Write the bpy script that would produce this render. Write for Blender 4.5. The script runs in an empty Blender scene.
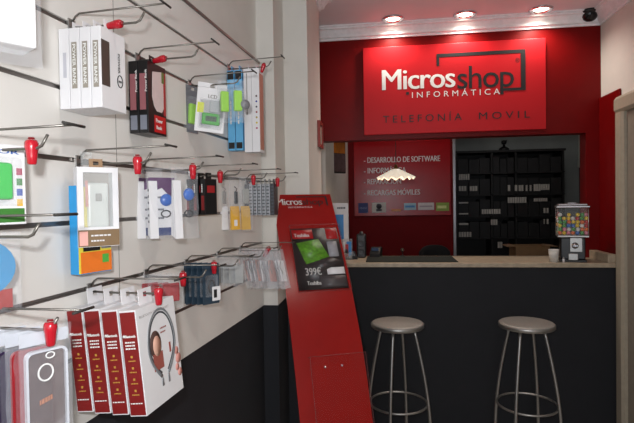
import bpy, bmesh, math, random
from mathutils import Vector, Matrix
random.seed(7)
C = bpy.context.scene.collection
sc = bpy.context.scene
PI = math.pi
# ------------------------------------------------------------------ camera
F = 500.0; W_, H_ = 634.0, 423.0
CAM = Vector((0, 0, 1.575))
yaw, pitch, roll = math.radians(7.7), math.atan(9.8/500), math.radians(0.92)
fw = Vector((-math.sin(yaw)*math.cos(pitch), math.cos(yaw)*math.cos(pitch), -math.sin(pitch)))
r0 = Vector((math.cos(yaw), math.sin(yaw), 0)); u0 = r0.cross(fw)
rt = r0*math.cos(roll) - u0*math.sin(roll)
up = u0*math.cos(roll) + r0*math.sin(roll)
def ray(px, py):
    return fw + rt*((px-W_/2)/F) + up*((H_/2-py)/F)
def onY(px, py, y):
    d = ray(px, py); return CAM + d*((y-CAM.y)/d.y)
def onX(px, py, x):
    d = ray(px, py); return CAM + d*((x-CAM.x)/d.x)
def onZ(px, py, z):
    d = ray(px, py); return CAM + d*((z-CAM.z)/d.z)
def atD(px, py, dep):
    return CAM + ray(px, py)*dep
cd = bpy.data.cameras.new('camera'); cam = bpy.data.objects.new('camera', cd); C.objects.link(cam)
m = Matrix((rt, up, -fw)).transposed().to_4x4(); m.translation = CAM
cam.matrix_world = m
cd.sensor_fit = 'HORIZONTAL'; cd.sensor_width = 36; cd.lens = 36*F/W_; cd.clip_start = .02
sc.camera = cam
# ------------------------------------------------------------------ materials
def srgb(c):
    return tuple(((v/255)/12.92 if v/255 <= .04045 else ((v/255+.055)/1.055)**2.4) for v in c)
_m = {}
def mat(name, c=(200,200,200), rough=.5, metal=0, alpha=1, emit=0, var=.06, scale=30, trans=0, coat=0, bump=0, spec=.5):
    if name in _m: return _m[name]
    M = bpy.data.materials.new(name); M.use_nodes = True
    nt = M.node_tree; b = nt.nodes['Principled BSDF']
    col = srgb(c)
    b.inputs['Roughness'].default_value = rough; b.inputs['Metallic'].default_value = metal
    b.inputs['Specular IOR Level'].default_value = spec
    tc = nt.nodes.new('ShaderNodeTexCoord')
    nz = nt.nodes.new('ShaderNodeTexNoise'); nz.inputs['Scale'].default_value = scale; nz.inputs['Detail'].default_value = 4
    nt.links.new(tc.outputs['Object'], nz.inputs['Vector'])
    rp = nt.nodes.new('ShaderNodeValToRGB')
    rp.color_ramp.elements[0].position = .3; rp.color_ramp.elements[1].position = .7
    rp.color_ramp.elements[0].color = tuple(v*(1-var) for v in col)+(1,)
    rp.color_ramp.elements[1].color = tuple(min(1, v*(1+var)) for v in col)+(1,)
    nt.links.new(nz.outputs['Fac'], rp.inputs['Fac']); nt.links.new(rp.outputs['Color'], b.inputs['Base Color'])
    if bump:
        bp = nt.nodes.new('ShaderNodeBump'); bp.inputs['Strength'].default_value = bump; bp.inputs['Distance'].default_value = .01
        nt.links.new(nz.outputs['Fac'], bp.inputs['Height']); nt.links.new(bp.outputs['Normal'], b.inputs['Normal'])
    if alpha < 1: b.inputs['Alpha'].default_value = alpha
    if trans: b.inputs['Transmission Weight'].default_value = trans
    if coat: b.inputs['Coat Weight'].default_value = coat; b.inputs['Coat Roughness'].default_value = .06
    if emit:
        b.inputs['Emission Color'].default_value = col+(1,); b.inputs['Emission Strength'].default_value = emit
    _m[name] = M; return M
WALL = mat('cream plaster', (222,218,210), .8, scale=6, var=.04)
WALLG = mat('grey plaster', (150,156,154), .8, scale=6)
DADO = mat('anthracite paint', (36,37,41), .7, scale=8, spec=.25)
CEIL = mat('ceiling paint', (232,226,232), .8, scale=3, var=.03)
FLOORM = mat('floor tile', (190,183,172), .4, scale=4)
SLAT = mat('slatwall board', (226,223,218), .5, scale=5, var=.03)
SLOT = mat('dark slot', (40,36,34), .6)
ALU = mat('aluminium slot liner', (135,130,126), .35, .9)
CHROME = mat('chrome', (200,200,205), .18, 1)
WIRE = mat('hook wire', (120,116,110), .38, .85)
CROWN = mat('plaster crown', (243,243,246), .75, spec=.15)
RED = mat('red wall paint', (112,4,5), .40, scale=12, spec=.18)
REDB = mat('red board', (160,14,22), .25, scale=12, spec=.3)
SIGNR = mat('sign red', (190,24,32), .45, scale=5, var=.02, spec=.25)
WHITE = mat('white print', (235,235,232), .5)
PAPER = mat('white card', (225,224,226), .45, scale=15, var=.03)
BLACK = mat('black print', (18,17,19), .5)
BLK = mat('black plastic', (20,20,22), .35)
TAG = mat('red tag plastic', (178,14,34), .25, coat=.4)
FILM = mat('clear film', (235,238,245), .10, alpha=.085, scale=40, bump=.8)
FILM2 = mat('clear blister', (225,228,235), .1, alpha=.10)
STEEL = mat('brushed steel', (165,163,160), .38, .9, scale=80)
STEELS = mat('stool seat metal', (160,156,150), .5, .4, scale=90, var=.1)
MARBLE = mat('beige marble', (176,160,138), .3, scale=25, var=.18)
GLASS = mat('clear plastic', (240,245,245), .05, alpha=.18)
GREY = mat('grey print', (140,136,132), .5)
DRED = mat('maroon print', (128,20,20), .45, scale=20)
def col(name, c, **k): return mat(name, c, **k)
# ------------------------------------------------------------------ mesh builder
class MB:
    def __init__(s): s.bm = bmesh.new()
    def box(s, x0, x1, y0, y1, z0, z1, mtx=None):
        vs = [s.bm.verts.new(Vector((x, y, z)) if mtx is None else mtx @ Vector((x, y, z))) for x in (x0, x1) for y in (y0, y1) for z in (z0, z1)]
        for f in ((0,1,3,2),(4,6,7,5),(0,4,5,1),(2,3,7,6),(0,2,6,4),(1,5,7,3)): s.bm.faces.new([vs[i] for i in f])
        return s
    def bbox(s, x0, x1, y0, y1, z0, z1, b=.003, seg=2, mtx=None):
        t = bmesh.new(); r = bmesh.ops.create_cube(t, size=1)
        for v in t.verts: v.co = Vector(((x0+x1)/2+v.co.x*(x1-x0), (y0+y1)/2+v.co.y*(y1-y0), (z0+z1)/2+v.co.z*(z1-z0)))
        bmesh.ops.bevel(t, geom=list(t.edges), offset=b, segments=seg, affect='EDGES', profile=.5)
        return s.merge(t, mtx)
    def merge(s, t, mtx=None):
        mp = {}
        for v in t.verts: mp[v] = s.bm.verts.new(mtx @ v.co if mtx else v.co)
        for f in t.faces:
            try: nf = s.bm.faces.new([mp[v] for v in f.verts]); nf.smooth = f.smooth
            except ValueError: pass
        t.free(); return s
    def tube(s, pts, r, n=8, cyclic=False, cap=True):
        pts = [Vector(p) for p in pts]; N = len(pts); rings = []
        rr = r if isinstance(r, (list, tuple)) else [r]*N
        ref = None
        for i, p in enumerate(pts):
            a = pts[(i-1) % N] if (cyclic or i > 0) else p
            b = pts[(i+1) % N] if (cyclic or i < N-1) else p
            t = (b-a).normalized()
            if ref is None:
                ref = Vector((0,0,1)) if abs(t.z) < .9 else Vector((1,0,0))
            x = t.cross(ref)
            if x.length < 1e-5: x = t.cross(Vector((.3,1,.2)))
            x.normalize(); y = t.cross(x).normalized(); ref = x.cross(t)
            rings.append([s.bm.verts.new(p+(x*math.cos(2*PI*k/n)+y*math.sin(2*PI*k/n))*rr[i]) for k in range(n)])
        M = N if cyclic else N-1
        for i in range(M):
            A, B = rings[i], rings[(i+1) % N]
            for k in range(n):
                f = s.bm.faces.new([A[k], A[(k+1) % n], B[(k+1) % n], B[k]]); f.smooth = True
        if cap and not cyclic:
            s.bm.faces.new(rings[0][::-1]); s.bm.faces.new(rings[-1])
        return s
    def lathe(s, prof, n=24, c=(0,0,0), mtx=None, mod=None):
        c = Vector(c); rings = []
        for j, (r, z) in enumerate(prof):
            if r < 1e-6:
                p = c+Vector((0,0,z)); rings.append([s.bm.verts.new(mtx @ p if mtx else p)])
            else:
                ring = []
                for k in range(n):
                    a = 2*PI*k/n; q = (r, z) if mod is None else mod(r, z, a, j)
                    p = c+Vector((q[0]*math.cos(a), q[0]*math.sin(a), q[1])); ring.append(s.bm.verts.new(mtx @ p if mtx else p))
                rings.append(ring)
        for A, B in zip(rings, rings[1:]):
            for k in range(n):
                k2 = (k+1) % n
                if len(A) == 1 and len(B) == 1: continue
                if len(A) == 1: f = s.bm.faces.new([A[0], B[k], B[k2]])
                elif len(B) == 1: f = s.bm.faces.new([A[k], A[k2], B[0]])
                else: f = s.bm.faces.new([A[k], A[k2], B[k2], B[k]])
                f.smooth = True
        return s
    def prism(s, pts, y0, y1, mtx=None):      # polygon in xz pushed along y
        T = (lambda v: mtx @ v) if mtx else (lambda v: v)
        a = [s.bm.verts.new(T(Vector((x, y0, z)))) for x, z in pts]; b = [s.bm.verts.new(T(Vector((x, y1, z)))) for x, z in pts]
        s.bm.faces.new(a); s.bm.faces.new(b[::-1]); n = len(pts)
        for i in range(n): s.bm.faces.new([a[i], b[i], b[(i+1) % n], a[(i+1) % n]])
        return s
    def sheet(s, grid, th=0):
        g = [[s.bm.verts.new(p) for p in row] for row in grid]
        for i in range(len(g)-1):
            for j in range(len(g[0])-1):
                f = s.bm.faces.new([g[i][j], g[i+1][j], g[i+1][j+1], g[i][j+1]]); f.smooth = True
        if th: 
            bmesh.ops.recalc_face_normals(s.bm, faces=s.bm.faces)
            bmesh.ops.solidify(s.bm, geom=list(s.bm.faces), thickness=th)
        return s
    def build(s, name, m, parent=None):
        bmesh.ops.recalc_face_normals(s.bm, faces=s.bm.faces)
        me = bpy.data.meshes.new(name); s.bm.to_mesh(me); s.bm.free()
        me.materials.append(m)
        o = bpy.data.objects.new(name, me); C.objects.link(o)
        if parent: o.parent = parent
        return o
def tag(o, label=None, cat=None, group=None, kind=None):
    if label: o['label'] = label
    if cat: o['category'] = cat
    if group: o['group'] = group
    if kind: o['kind'] = kind
    return o
def empty(name, loc, rz=0, label=None, cat=None, group=None):
    o = bpy.data.objects.new(name, None); C.objects.link(o); o.location = loc; o.rotation_euler = (0,0,rz); o.empty_display_size = .05
    return tag(o, label, cat, group)
def struct(name, mb, m, parent=None):
    o = mb.build(name, m, parent)
    if not parent: o['kind'] = 'structure'
    return o
def copy_tree(o, parent=None):
    c = o.copy(); C.objects.link(c)
    if parent: c.parent = parent
    for ch in [q for q in o.children]: copy_tree(ch, c)
    return c
_tc = {}
def text_verts(s, bold, sp):
    k = (s, bold, sp)
    if k not in _tc:
        cu = bpy.data.curves.new('t', 'FONT'); cu.body = s; cu.size = 1; cu.offset = bold; cu.space_character = sp; cu.resolution_u = 3
        o = bpy.data.objects.new('t', cu); C.objects.link(o); bpy.context.view_layer.update()
        me = bpy.data.meshes.new_from_object(o.evaluated_get(bpy.context.evaluated_depsgraph_get()))
        vs = [v.co.copy() for v in me.vertices]; fs = [tuple(p.vertices) for p in me.polygons]
        bpy.data.objects.remove(o); bpy.data.meshes.remove(me); bpy.data.curves.remove(cu)
        _tc[k] = (vs, fs)
    return _tc[k]
def text(mb, s, org, ex, ey, w, h, bold=0, sp=1, slant=0, base=True):
    """flat lettering: lower-left corner org, width w along ex, capital height h along ey"""
    vs, fs = text_verts(s, 0, sp)
    x0 = min(v.x for v in vs); x1 = max(v.x for v in vs)
    y0, y1 = (0, .729) if base else (min(v.y for v in vs), max(v.y for v in vs))
    org = Vector(org); ex = Vector(ex); ey = Vector(ey); nn = ex.cross(ey)*.00012
    for k, d in enumerate((0,) if not bold else (0, -1.6, 1.6, -.8, .8)):      # bold strokes: the same letters laid side by side
        q = []; dx = d*bold*h*1.3
        for v in vs:
            Y = (v.y-y0)/(y1-y0)*h; X = (v.x-x0)/(x1-x0)*w+slant*Y
            q.append(mb.bm.verts.new(org+ex*(X+dx)+ey*Y+nn*k))
        for f in fs:
            try: mb.bm.faces.new([q[i] for i in f])
            except ValueError: pass
    return mb
# ------------------------------------------------------------------ room shell
ZC = 2.925; FL = -.06      # ceiling and floor levels
SA = math.radians(4.3)
D = Vector((math.sin(SA), math.cos(SA), 0)); N = Vector((math.cos(SA), -math.sin(SA), 0)); PW = .8
O = Vector((0,0,0)) - N*PW
def SW(s, o, z): 
    v = O + D*s + N*o; v.z = z; return v
RX = 1.58; HY = 3.92; FZ = 1.05
struct('floor', MB().box(-2, 3.2, -3.2, 8.2, FL-.1, FL), FLOORM)
struct('ceiling', MB().box(-2, 3.2, -3.2, 8.2, ZC, ZC+.1), CEIL)
e = SW(2.423, -.021, 0); b0 = SW(-3.2, -.021, 0); e9 = SW(2.423, -.004, 0); b9 = SW(-3.2, -.004, 0)
def poly_wall(name, pts, z0, z1, m):
    mb = MB(); a = [mb.bm.verts.new((x, y, z0)) for x, y in pts]; b = [mb.bm.verts.new((x, y, z1)) for x, y in pts]
    n = len(pts)      # closed above and below by the ceiling, the dado and the floor
    for i in range(n): mb.bm.faces.new([a[i], a[(i+1) % n], b[(i+1) % n], b[i]])
    return struct(name, mb, m)
e2 = (-.633, 2.49)
left = [(b0.x, b0.y), (e.x, e.y), (-.632, 2.49), (-.545, 2.49), (-.545, 2.742), (-.411, 2.742), (-.411, 3.285), (-1.3, 3.285), (-1.5, -3.2)]
poly_wall('wall_left', left, FZ, ZC, WALL)
poly_wall('wall_left_dado', [(b9.x, b9.y), (e9.x, e9.y)]+left[2:], FL, FZ, DADO)
struct('wall_right', MB().box(RX, RX+.15, -3.1, HY+.12, FL, ZC), WALL)
struct('wall_alcove', MB().box(-1.3, -1.2, 3.285, 4.04, FL, ZC), WALL)
struct('wall_back_left', MB().box(-1.3, -.47, 4.04, 7.8, FL, ZC), WALL)
struct('wall_back', MB().box(-.47, 3.1, 7.7, 7.8, FL, ZC), WALLG)
struct('wall_back_right', MB().box(3.0, 3.1, 4.04, 7.7, FL, ZC), WALLG)
struct('wall_back_right_return', MB().box(RX+.15, 3.0, HY, HY+.12, FL, ZC), WALLG)
# shop front behind the photographer
mb = MB().box(-2, 2.2, -3.2, -3.1, FL, .5).box(-2, 2.2, -3.2, -3.1, 2.5, ZC).box(-2, -.9, -3.2, -3.1, .5, 2.5).box(1.4, 2.2, -3.2, -3.1, .5, 2.5)
struct('wall_front', mb, WALL)
struct('window_1', MB().box(-.9, 1.4, -3.17, -3.14, .5, 2.5), GLASS)
# red header with right pillar
struct('wall_header', MB().box(-1.2, RX, HY, HY+.12, 2.05, ZC), RED)
struct('wall_pillar', MB().box(1.475, RX, HY, HY+.12, 1.13, 2.05), RED)
struct('trim_1', MB().bbox(1.566, RX, 3.60, HY, FL, 2.30, .003), RED)
# crown mouldings
PROF = [(0,-.098),(.012,-.098),(.014,-.085),(.030,-.078),(.036,-.058),(.055,-.030),(.070,-.024),(.072,-.012),(.082,-.010),(.082,0),(0,0)]
def crown(name, path, side):
    mb = MB(); rings = []; n = len(path)
    for i, p in enumerate(path):
        p = Vector((p[0], p[1])); ns = []
        if i > 0: t = (p-Vector(path[i-1])).normalized(); ns.append(Vector((t.y, -t.x))*side)
        if i < n-1: t = (Vector(path[i+1])-p).normalized(); ns.append(Vector((t.y, -t.x))*side)
        nn = sum(ns, Vector((0,0))); nn = nn/ (nn.length**2) * (2 if len(ns) == 2 else 1) if len(ns)==1 else nn*(2/ (nn.length**2))
        rings.append([mb.bm.verts.new((p.x+nn.x*a, p.y+nn.y*a, ZC+b)) for a, b in PROF])
    k = len(PROF)
    for A, B in zip(rings, rings[1:]):
        for j in range(k): mb.bm.faces.new([A[j], A[(j+1) % k], B[(j+1) % k], B[j]])
    mb.bm.faces.new(rings[0]); mb.bm.faces.new(rings[-1][::-1])
    return struct(name, mb, CROWN)
crown('trim_2', [(-1.2, HY), (RX, HY), (RX, -3.1)], 1)
crown('trim_3', [(b0.x, b0.y), (e.x, e.y), (-.632, 2.49), (-.545, 2.49), (-.545, 2.742), (-.411, 2.742), (-.411, 3.285), (-1.2, 3.285)], 1)
# door on the right
cs = MB()
prof = [(RX, 0), (1.545, 0), (1.53, .02), (1.53, .09), (1.545, .11), (RX, .11)]
def casing_post(y0, z0, z1):
    a = [cs.bm.verts.new((x, y0+y, z0)) for x, y in prof]; b = [cs.bm.verts.new((x, y0+y, z1)) for x, y in prof]
    cs.bm.faces.new(a); cs.bm.faces.new(b[::-1])
    for i in range(6): cs.bm.faces.new([a[i], a[(i+1) % 6], b[(i+1) % 6], b[i]])
casing_post(3.488, FL, 2.13); casing_post(2.46, FL, 2.13)
a = [cs.bm.verts.new((x, 2.46, 2.13+y)) for x, y in prof]; b = [cs.bm.verts.new((x, 3.598, 2.13+y)) for x, y in prof]
cs.bm.faces.new(a); cs.bm.faces.new(b[::-1])
for i in range(6): cs.bm.faces.new([a[i], a[(i+1) % 6], b[(i+1) % 6], b[i]])
dr = struct('door_1', MB().box(1.563, RX-.001, 2.565, 3.49, FL, 2.135), mat('door paint', (140,132,120), .5))
cs.build('door_casing', mat('casing paint', (170,160,142), .5), dr)
MB().box(1.556, 1.563, 2.70, 3.36, .95, 2.0).build('door_glass', mat('door glass', (120,124,120), .15), dr)
MB().tube([(1.563,2.64,1.0),(1.52,2.64,1.0),(1.52,2.74,1.0)], .008).build('door_handle', CHROME, dr)
# ------------------------------------------------------------------ back room
struct('wall_red_partition', MB().box(-.47, onY(453,200,6.6).x, 6.6, 6.7, FL, ZC), mat('dark red wall', (112,8,14), .6, scale=6, spec=.15))
ex = onY(453,200,6.6).x
struct('trim_4', MB().bbox(ex, ex+.035, 6.585, 6.71, FL, ZC, .004), mat('edge metal', (190,190,195), .3, .6))
# ------------------------------------------------------------------ ceiling lights
LWARM = (1, .90, .80)
for i, (px, py) in enumerate(((393,19),(465,14.5),(541,9.5))):
    p = onZ(px, py, ZC-.004)
    lab = ['recessed ceiling downlight above the white word on the red sign, leftmost of three', 'recessed ceiling downlight in the middle of the row above the sign', 'recessed ceiling downlight nearest the black dome camera'][i]
    root = empty('ceiling_downlight', (p.x, p.y, ZC), 0, lab, 'ceiling light', 'downlights over the sign')
    MB().lathe([(.080,-.001),(.084,-.005),(.078,-.011),(.062,-.013),(.052,-.006),(.050,-.001)], 28).build('trim_ring', CHROME, root)
    MB().lathe([(0,-.004),(.050,-.003),(.050,-.0005)], 24).build('lamp_lens', mat('lamp glow', (255,240,215), .3, emit=9), root)
    ld = bpy.data.lights.new('downlight', 'SPOT'); ld.energy = 16; ld.color = LWARM; ld.spot_size = math.radians(150); ld.spot_blend = .8; ld.shadow_soft_size = .04
    lo = bpy.data.objects.new('downlight', ld); C.objects.link(lo); lo.location = (p.x, p.y, ZC-.03)
# unseen fill lamps, added to brighten the shop and by bounce its ceiling
for x, y, en in ((.55, .9, 24), (.55, -1.4, 30)):
    ld = bpy.data.lights.new('shop_fill_light', 'SPOT'); ld.energy = en; ld.color = LWARM; ld.spot_size = math.radians(160); ld.spot_blend = .9; ld.shadow_soft_size = .06
    lo = bpy.data.objects.new('shop_fill_light', ld); C.objects.link(lo); lo.location = (x, y, ZC-.05)
# dome camera
p = onZ(592, 11, ZC)
root = empty('dome_camera', (p.x-.02, p.y, ZC), 0, 'small black security dome camera on the ceiling near the right corner', 'security camera')
MB().lathe([(.0,0),(.062,0),(.064,-.012),(.058,-.02),(.05,-.022)], 28).build('base', BLK, root)
MB().lathe([(.05,-.02),(.048,-.04),(.036,-.058),(.018,-.068),(0,-.07)], 28).build('dome', mat('smoked dome', (14,14,16), .08), root)
root.scale = (1.15,1.15,1.1)
# ------------------------------------------------------------------ sign
SY = HY-.035
def ytext(mb, s, pl, pr, pb, pt, y, **k):      # pixel extent of the capitals on the plane y
    pm = (pl+pr)/2
    a = onY(pl, pb, y); b = onY(pr, pb, y); zb = onY(pm, pb, y).z; zt = onY(pm, pt, y).z
    return text(mb, s, (a.x, y, zb), (1,0,0), (0,0,1), b.x-a.x, zt-zb, **k)
a = onY(363.5, 92, SY); b = onY(546, 84, SY); zt = (onY(362,48,SY).z+onY(545,38,SY).z)/2; zb = (onY(365,135,SY).z+onY(547,129,SY).z)/2
sg = empty('shop_sign', ((a.x+b.x)/2, HY, zb), 0, 'large bright red shop sign reading Microsshop informática telefonía movil', 'sign')
def par(o, root):
    o.parent = root; o.matrix_parent_inverse = Matrix.Translation(root.location).inverted() @ Matrix.Identity(4)
    if root.rotation_euler.z: o.matrix_parent_inverse = (Matrix.Translation(root.location) @ Matrix.Rotation(root.rotation_euler.z, 4, 'Z')).inverted()
    return o
par(MB().bbox(a.x, b.x, SY, HY-.001, zb, zt, .003).build('board', SIGNR), sg)
ty = SY-.0015
par(ytext(MB(), 'Micros', 382.5, 455, 88.5, 67, ty, bold=.011, sp=.92).build('lettering', WHITE), sg)['label'] = 'white letters'
for t_, q_, k_ in (('shop', (457.5, 514, 87.5, 63.5), dict(bold=.003, sp=.9)), ('TELEFONÍA', (383, 462, 121.5, 114), dict(sp=1.5)), ('MOVIL', (479, 530, 118.5, 111), dict(sp=1.5)), ('®', (515.5, 519.5, 62.5, 58), dict(base=False))):
    par(ytext(MB(), t_, *q_, ty, **k_).build('lettering', BLACK), sg)['label'] = 'black letters'
mb = MB()
c1 = onY(436.5, 54, ty); c2 = onY(525.5, 50.5, ty); zt1 = onY(481, 51.5, ty).z; th = .026
zlow = onY(436.5, 66, ty).z; zbot = onY(513, 90.5, ty).z; xb = onY(500, 90, ty).x
for q in ((c1.x, c2.x, zt1-th, zt1), (c1.x, c1.x+.02, zlow, zt1-th), (c2.x-.034, c2.x, zbot, zt1-th), (xb, c2.x-.034, zbot, zbot+th*.8)):
    mb.box(q[0], q[1], ty-.0008, ty, q[2], q[3])
q = onY(407.5, 93.5, ty); par(MB().box(q.x-.011, q.x+.011, ty-.0008, ty, q.z-.009, q.z+.011).build('dot_mark', BLACK), sg)
par(mb.build('frame_line', BLACK), sg)
par(ytext(MB(), 'INFORMÁTICA', 412, 500, 96, 90, ty, sp=1.6).build('lettering', WHITE), sg)['label'] = 'small white letters'
# ------------------------------------------------------------------ counter
ct = empty('shop_counter', (.6, 3.9, FL), 0, 'dark grey shop counter with a beige marble top below the red sign', 'counter')
par(MB().box(-.41, 1.544, 3.61, 4.02, FL, 1.098).build('front_body', DADO), ct)
par(MB().bbox(-.41, 1.543, 3.59, 4.06, 1.099, 1.13, .004).build('worktop', MARBLE), ct)
par(MB().bbox(1.49, 1.543, 3.60, 3.915, 1.13, 1.188, .004).build('upstand', MARBLE), ct)
# mat on the counter
a = onZ(366, 261.5, 1.131); b = onZ(457, 261, 1.131)
tag(MB().bbox(a.x, b.x, 3.63, 3.99, 1.1305, 1.136, .002).build('counter_mat', mat('mat rubber', (36,41,38), .85, spec=.2)), 'dark grey-green rectangular mat lying on the marble counter', 'mat')
# ------------------------------------------------------------------ stools
def make_stool():
    root = empty('bar_stool', (0,0,0))
    MB().lathe([(0,.800),(.150,.800),(.158,.799),(.165,.793),(.166,.776),(.163,.768),(.150,.766),(0,.766)], 48).build('seat', STEELS, root)
    MB().lathe([(.163,.794),(.168,.791),(.168,.773),(.163,.770),(.163,.794)], 48).build('seat_rim', STEEL, root)
    for k in range(4):
        a = math.radians(-106+90*k); pts = []
        for j in range(17):
            t = j/16; z = .768-(.768-FL)*t; r = .105+.088*math.sin(t*PI*.62)+.014*t
            pts.append((r*math.cos(a), r*math.sin(a), z))
        lg = MB().tube(pts, .0095, 10).build('leg', STEEL, root)
        MB().lathe([(0,0),(.013,0),(.013,.02),(.0097,.024)], 14, c=(pts[-1][0], pts[-1][1], FL)).build('foot_cap', BLK, lg)
    t = (.768-.283)/(.768-FL); r = .105+.088*math.sin(t*PI*.62)+.014*t-.013
    MB().tube([(r*math.cos(2*PI*k/40), r*math.sin(2*PI*k/40), .283) for k in range(40)], .007, 8, cyclic=True).build('foot_ring', STEEL, root)
    return root
st = make_stool(); p = onZ(397.4, 322, .8); st.location = (p.x, p.y, 0)
tag(st, 'round metal bar stool nearer the red brochure stand', 'stool', 'bar stools at the counter')
st2 = copy_tree(st); p = onZ(526.5, 322, .8); st2.location = (p.x, p.y, 0); st2.rotation_euler.z = math.radians(-18)
tag(st2, 'round metal bar stool on the right, below the candy machine end of counter', 'stool', 'bar stools at the counter')
# ------------------------------------------------------------------ slat wall
def sol_s(px, a):      # wall coordinate of a point at distance a from the camera's line, seen at column px
    u = (317-px)/F; return a*(.978-u*.208)/(.208+.978*u)
ZS = {4: 2.150, 3: 1.998, 2: 1.843, 1: 1.682, 0: 1.535, -1: 1.373, -2: 1.218}
ZT = 2.272; S0, S1 = -.6, 2.42
R4 = Matrix.Translation(O) @ Matrix.Rotation(-SA, 4, 'Z')   # local x = out of the wall, y = along it
sw = empty('slatwall_panel', (O.x, O.y, 0), -SA, 'white slatwall panel with metal lined slots covering the left wall', 'display panel')
mb = MB(); zs = sorted(ZS.values()); ed = [FZ+.002]+[z for z in zs]+[ZT]
for i in range(len(ed)-1):
    lo_ = ed[i]+(.0055 if i else 0); hi = ed[i+1]-(.0055 if i < len(ed)-2 else 0)
    mb.box(-.008, 0, S0, S1, lo_, hi)
mb.build('board', SLAT, sw)
MB().box(-.020, -.0085, S0, S1, FZ+.002, ZT).build('backing', SLOT, sw)
for z in zs:
    MB().box(-.0082, -.001, S0, S1, z-.0055, z-.0030).box(-.0082, -.0055, S0, S1, z-.003, z+.0052).build('slot_liner', ALU, sw)
sj = sol_s(118,.8); MB().box(-.0005, .0002, sj-.0008, sj+.0008, FZ+.003, ZT-.001).build('board_joint', SLOT, sw)
MB().bbox(-.010, .006, S0, S1, ZT, ZT+.012, .002).build('top_trim', ALU, sw)
# ------------------------------------------------------------------ hooks
def make_hook(L1=.19, L2=.24):
    root = empty('display_hook', (0,0,0))
    MB().bbox(-.004, .003, -.012, .012, -.016, .012, .001).build('bracket', STEEL, root)
    MB().tube([(.002,0,-.008),(.05,0,-.010),(L1-.022,0,-.010),(L1-.012,0,-.006),(L1,0,.012)], .0026, 7).build('product_arm', WIRE, root)
    MB().tube([(.002,.0,.004),(.012,0,.018),(.022,0,.024),(L2,0,.026)], .0022, 7).build('label_arm', WIRE, root)
    MB().tube([(L2,-.026,.026),(L2,.026,.026)], .0026, 7).build('crossbar', mat('dark wire', (60,58,56), .5, .5), root)
    return root
HP = None; H = {}
def hook(key, s, k, label, L=None):
    global HP
    if HP is None: HP = make_hook(); h = HP
    else: h = copy_tree(HP)
    h.location = SW(s, 0, ZS[k]); h.rotation_euler = (0,0,-SA)
    tag(h, label, 'display hook', 'wire hooks on the slatwall'); H[key] = (s, ZS[k])
    return h
hook('T', .62, 4, 'wire display hook behind the white bagged package at top left')
hook('A', sol_s(76,.8), 3, 'wire display hook holding the white power bank boxes')
hook('B', sol_s(141,.8), 3, 'wire display hook holding the black and red boxes')
hook('C', sol_s(192,.8), 3, 'wire display hook holding the green gadgets blisters')
hook('D', sol_s(231,.8), 4, 'wire display hook holding the tall selfie stick boxes at the top far end')
hook('F', .724, 1, 'wire display hook holding the green case card at the left edge')
hook('P', .70, 0, 'wire display hook behind the blue round blister at the left edge')
hook('G', sol_s(80,.8), 1, 'wire display hook holding the white phone case box')
hook('H', 1.327, 1, 'wire display hook holding the bags with purple headers')
hook('I', 1.63, 1, 'wire display hook holding the small black packs in the middle row')
hook('J', 1.92, 1, 'wire display hook holding bags with white and yellow cards')
hook('K', 2.2, 1, 'wire display hook at the far end of middle row holding striped packets')
hook('L', .736, -1, 'wire display hook holding phone cases at the lower left')
hook('M', 1.077, -1, 'wire display hook holding the red spined headset boxes')
hook('N', 1.33, -1, 'wire display hook holding bagged red pouches in lower row')
hook('O', 1.584, -1, 'wire display hook holding dark blue carded packs in lower row')
hook('Q', 1.856, -1, 'wire display hook holding clear small packets in lower row')
hook('R', 2.11, -1, 'wire display hook at far end of lower row with bundled clear packets')
# red stop tags
def make_tag():
    root = empty('security_tag', (0,0,0))
    MB().lathe([(0,.014),(.0085,.014),(.0108,.010),(.0112,.002),(.0098,-.004),(.0088,-.014),(.0074,-.025),(.006,-.027),(0,-.027)], 8).build('body', TAG, root)
    MB().lathe([(0,.0185),(.005,.0185),(.0055,.0158)], 12).build('lock_cap', mat('dark red plastic', (130,10,20), .3), root)
    return root
TP = None
def stop_tag(key, o, label, rot=(0,0,0), sc_=1):
    global TP
    if TP is None: TP = make_tag(); t = TP
    else: t = copy_tree(TP)
    s, z = H[key]; t.location = SW(s, o, z-.010-.0*sc_); t.rotation_euler = (rot[0], rot[1], rot[2]-SA); t.scale = (sc_,)*3
    tag(t, label, 'security tag', 'red stop tags on the hooks'); return t
stop_tag('A', .118, 'red security tag above the white power bank boxes', (0, math.radians(85), 0), .95)
stop_tag('B', .075, 'red security tag above the black and red boxes', (0, math.radians(80), 0), .95)
stop_tag('D', .155, 'red security tag above the tall white stick boxes', (0, math.radians(20), 0), .9)
stop_tag('F', .158, 'large red security tag near the left edge, middle row', (0,0,0), 1)
stop_tag('G', .155, 'red security tag right of the white phone case box')
stop_tag('H', .157, 'red security tag above the third purple-headed bag')
stop_tag('I', .112, 'red security tag above the white folded card')
stop_tag('J', .132, 'red security tag at the left of the striped packets', (0,0,0), .95)
stop_tag('K', .150, 'red security tag at the right of the striped packets', (0,0,0), .95)
stop_tag('L', .175, 'red security tag on the clear phone case at lower left')
stop_tag('M', .184, 'red security tag in front of the headset boxes')
stop_tag('N', .118, 'red security tag right of the bagged red pouches')
stop_tag('O', .103, 'red security tag above the dark blue carded packs')
stop_tag('R', .125, 'red security tag above the bundled clear packets', (0, math.radians(30), 0), 1.1)
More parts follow.
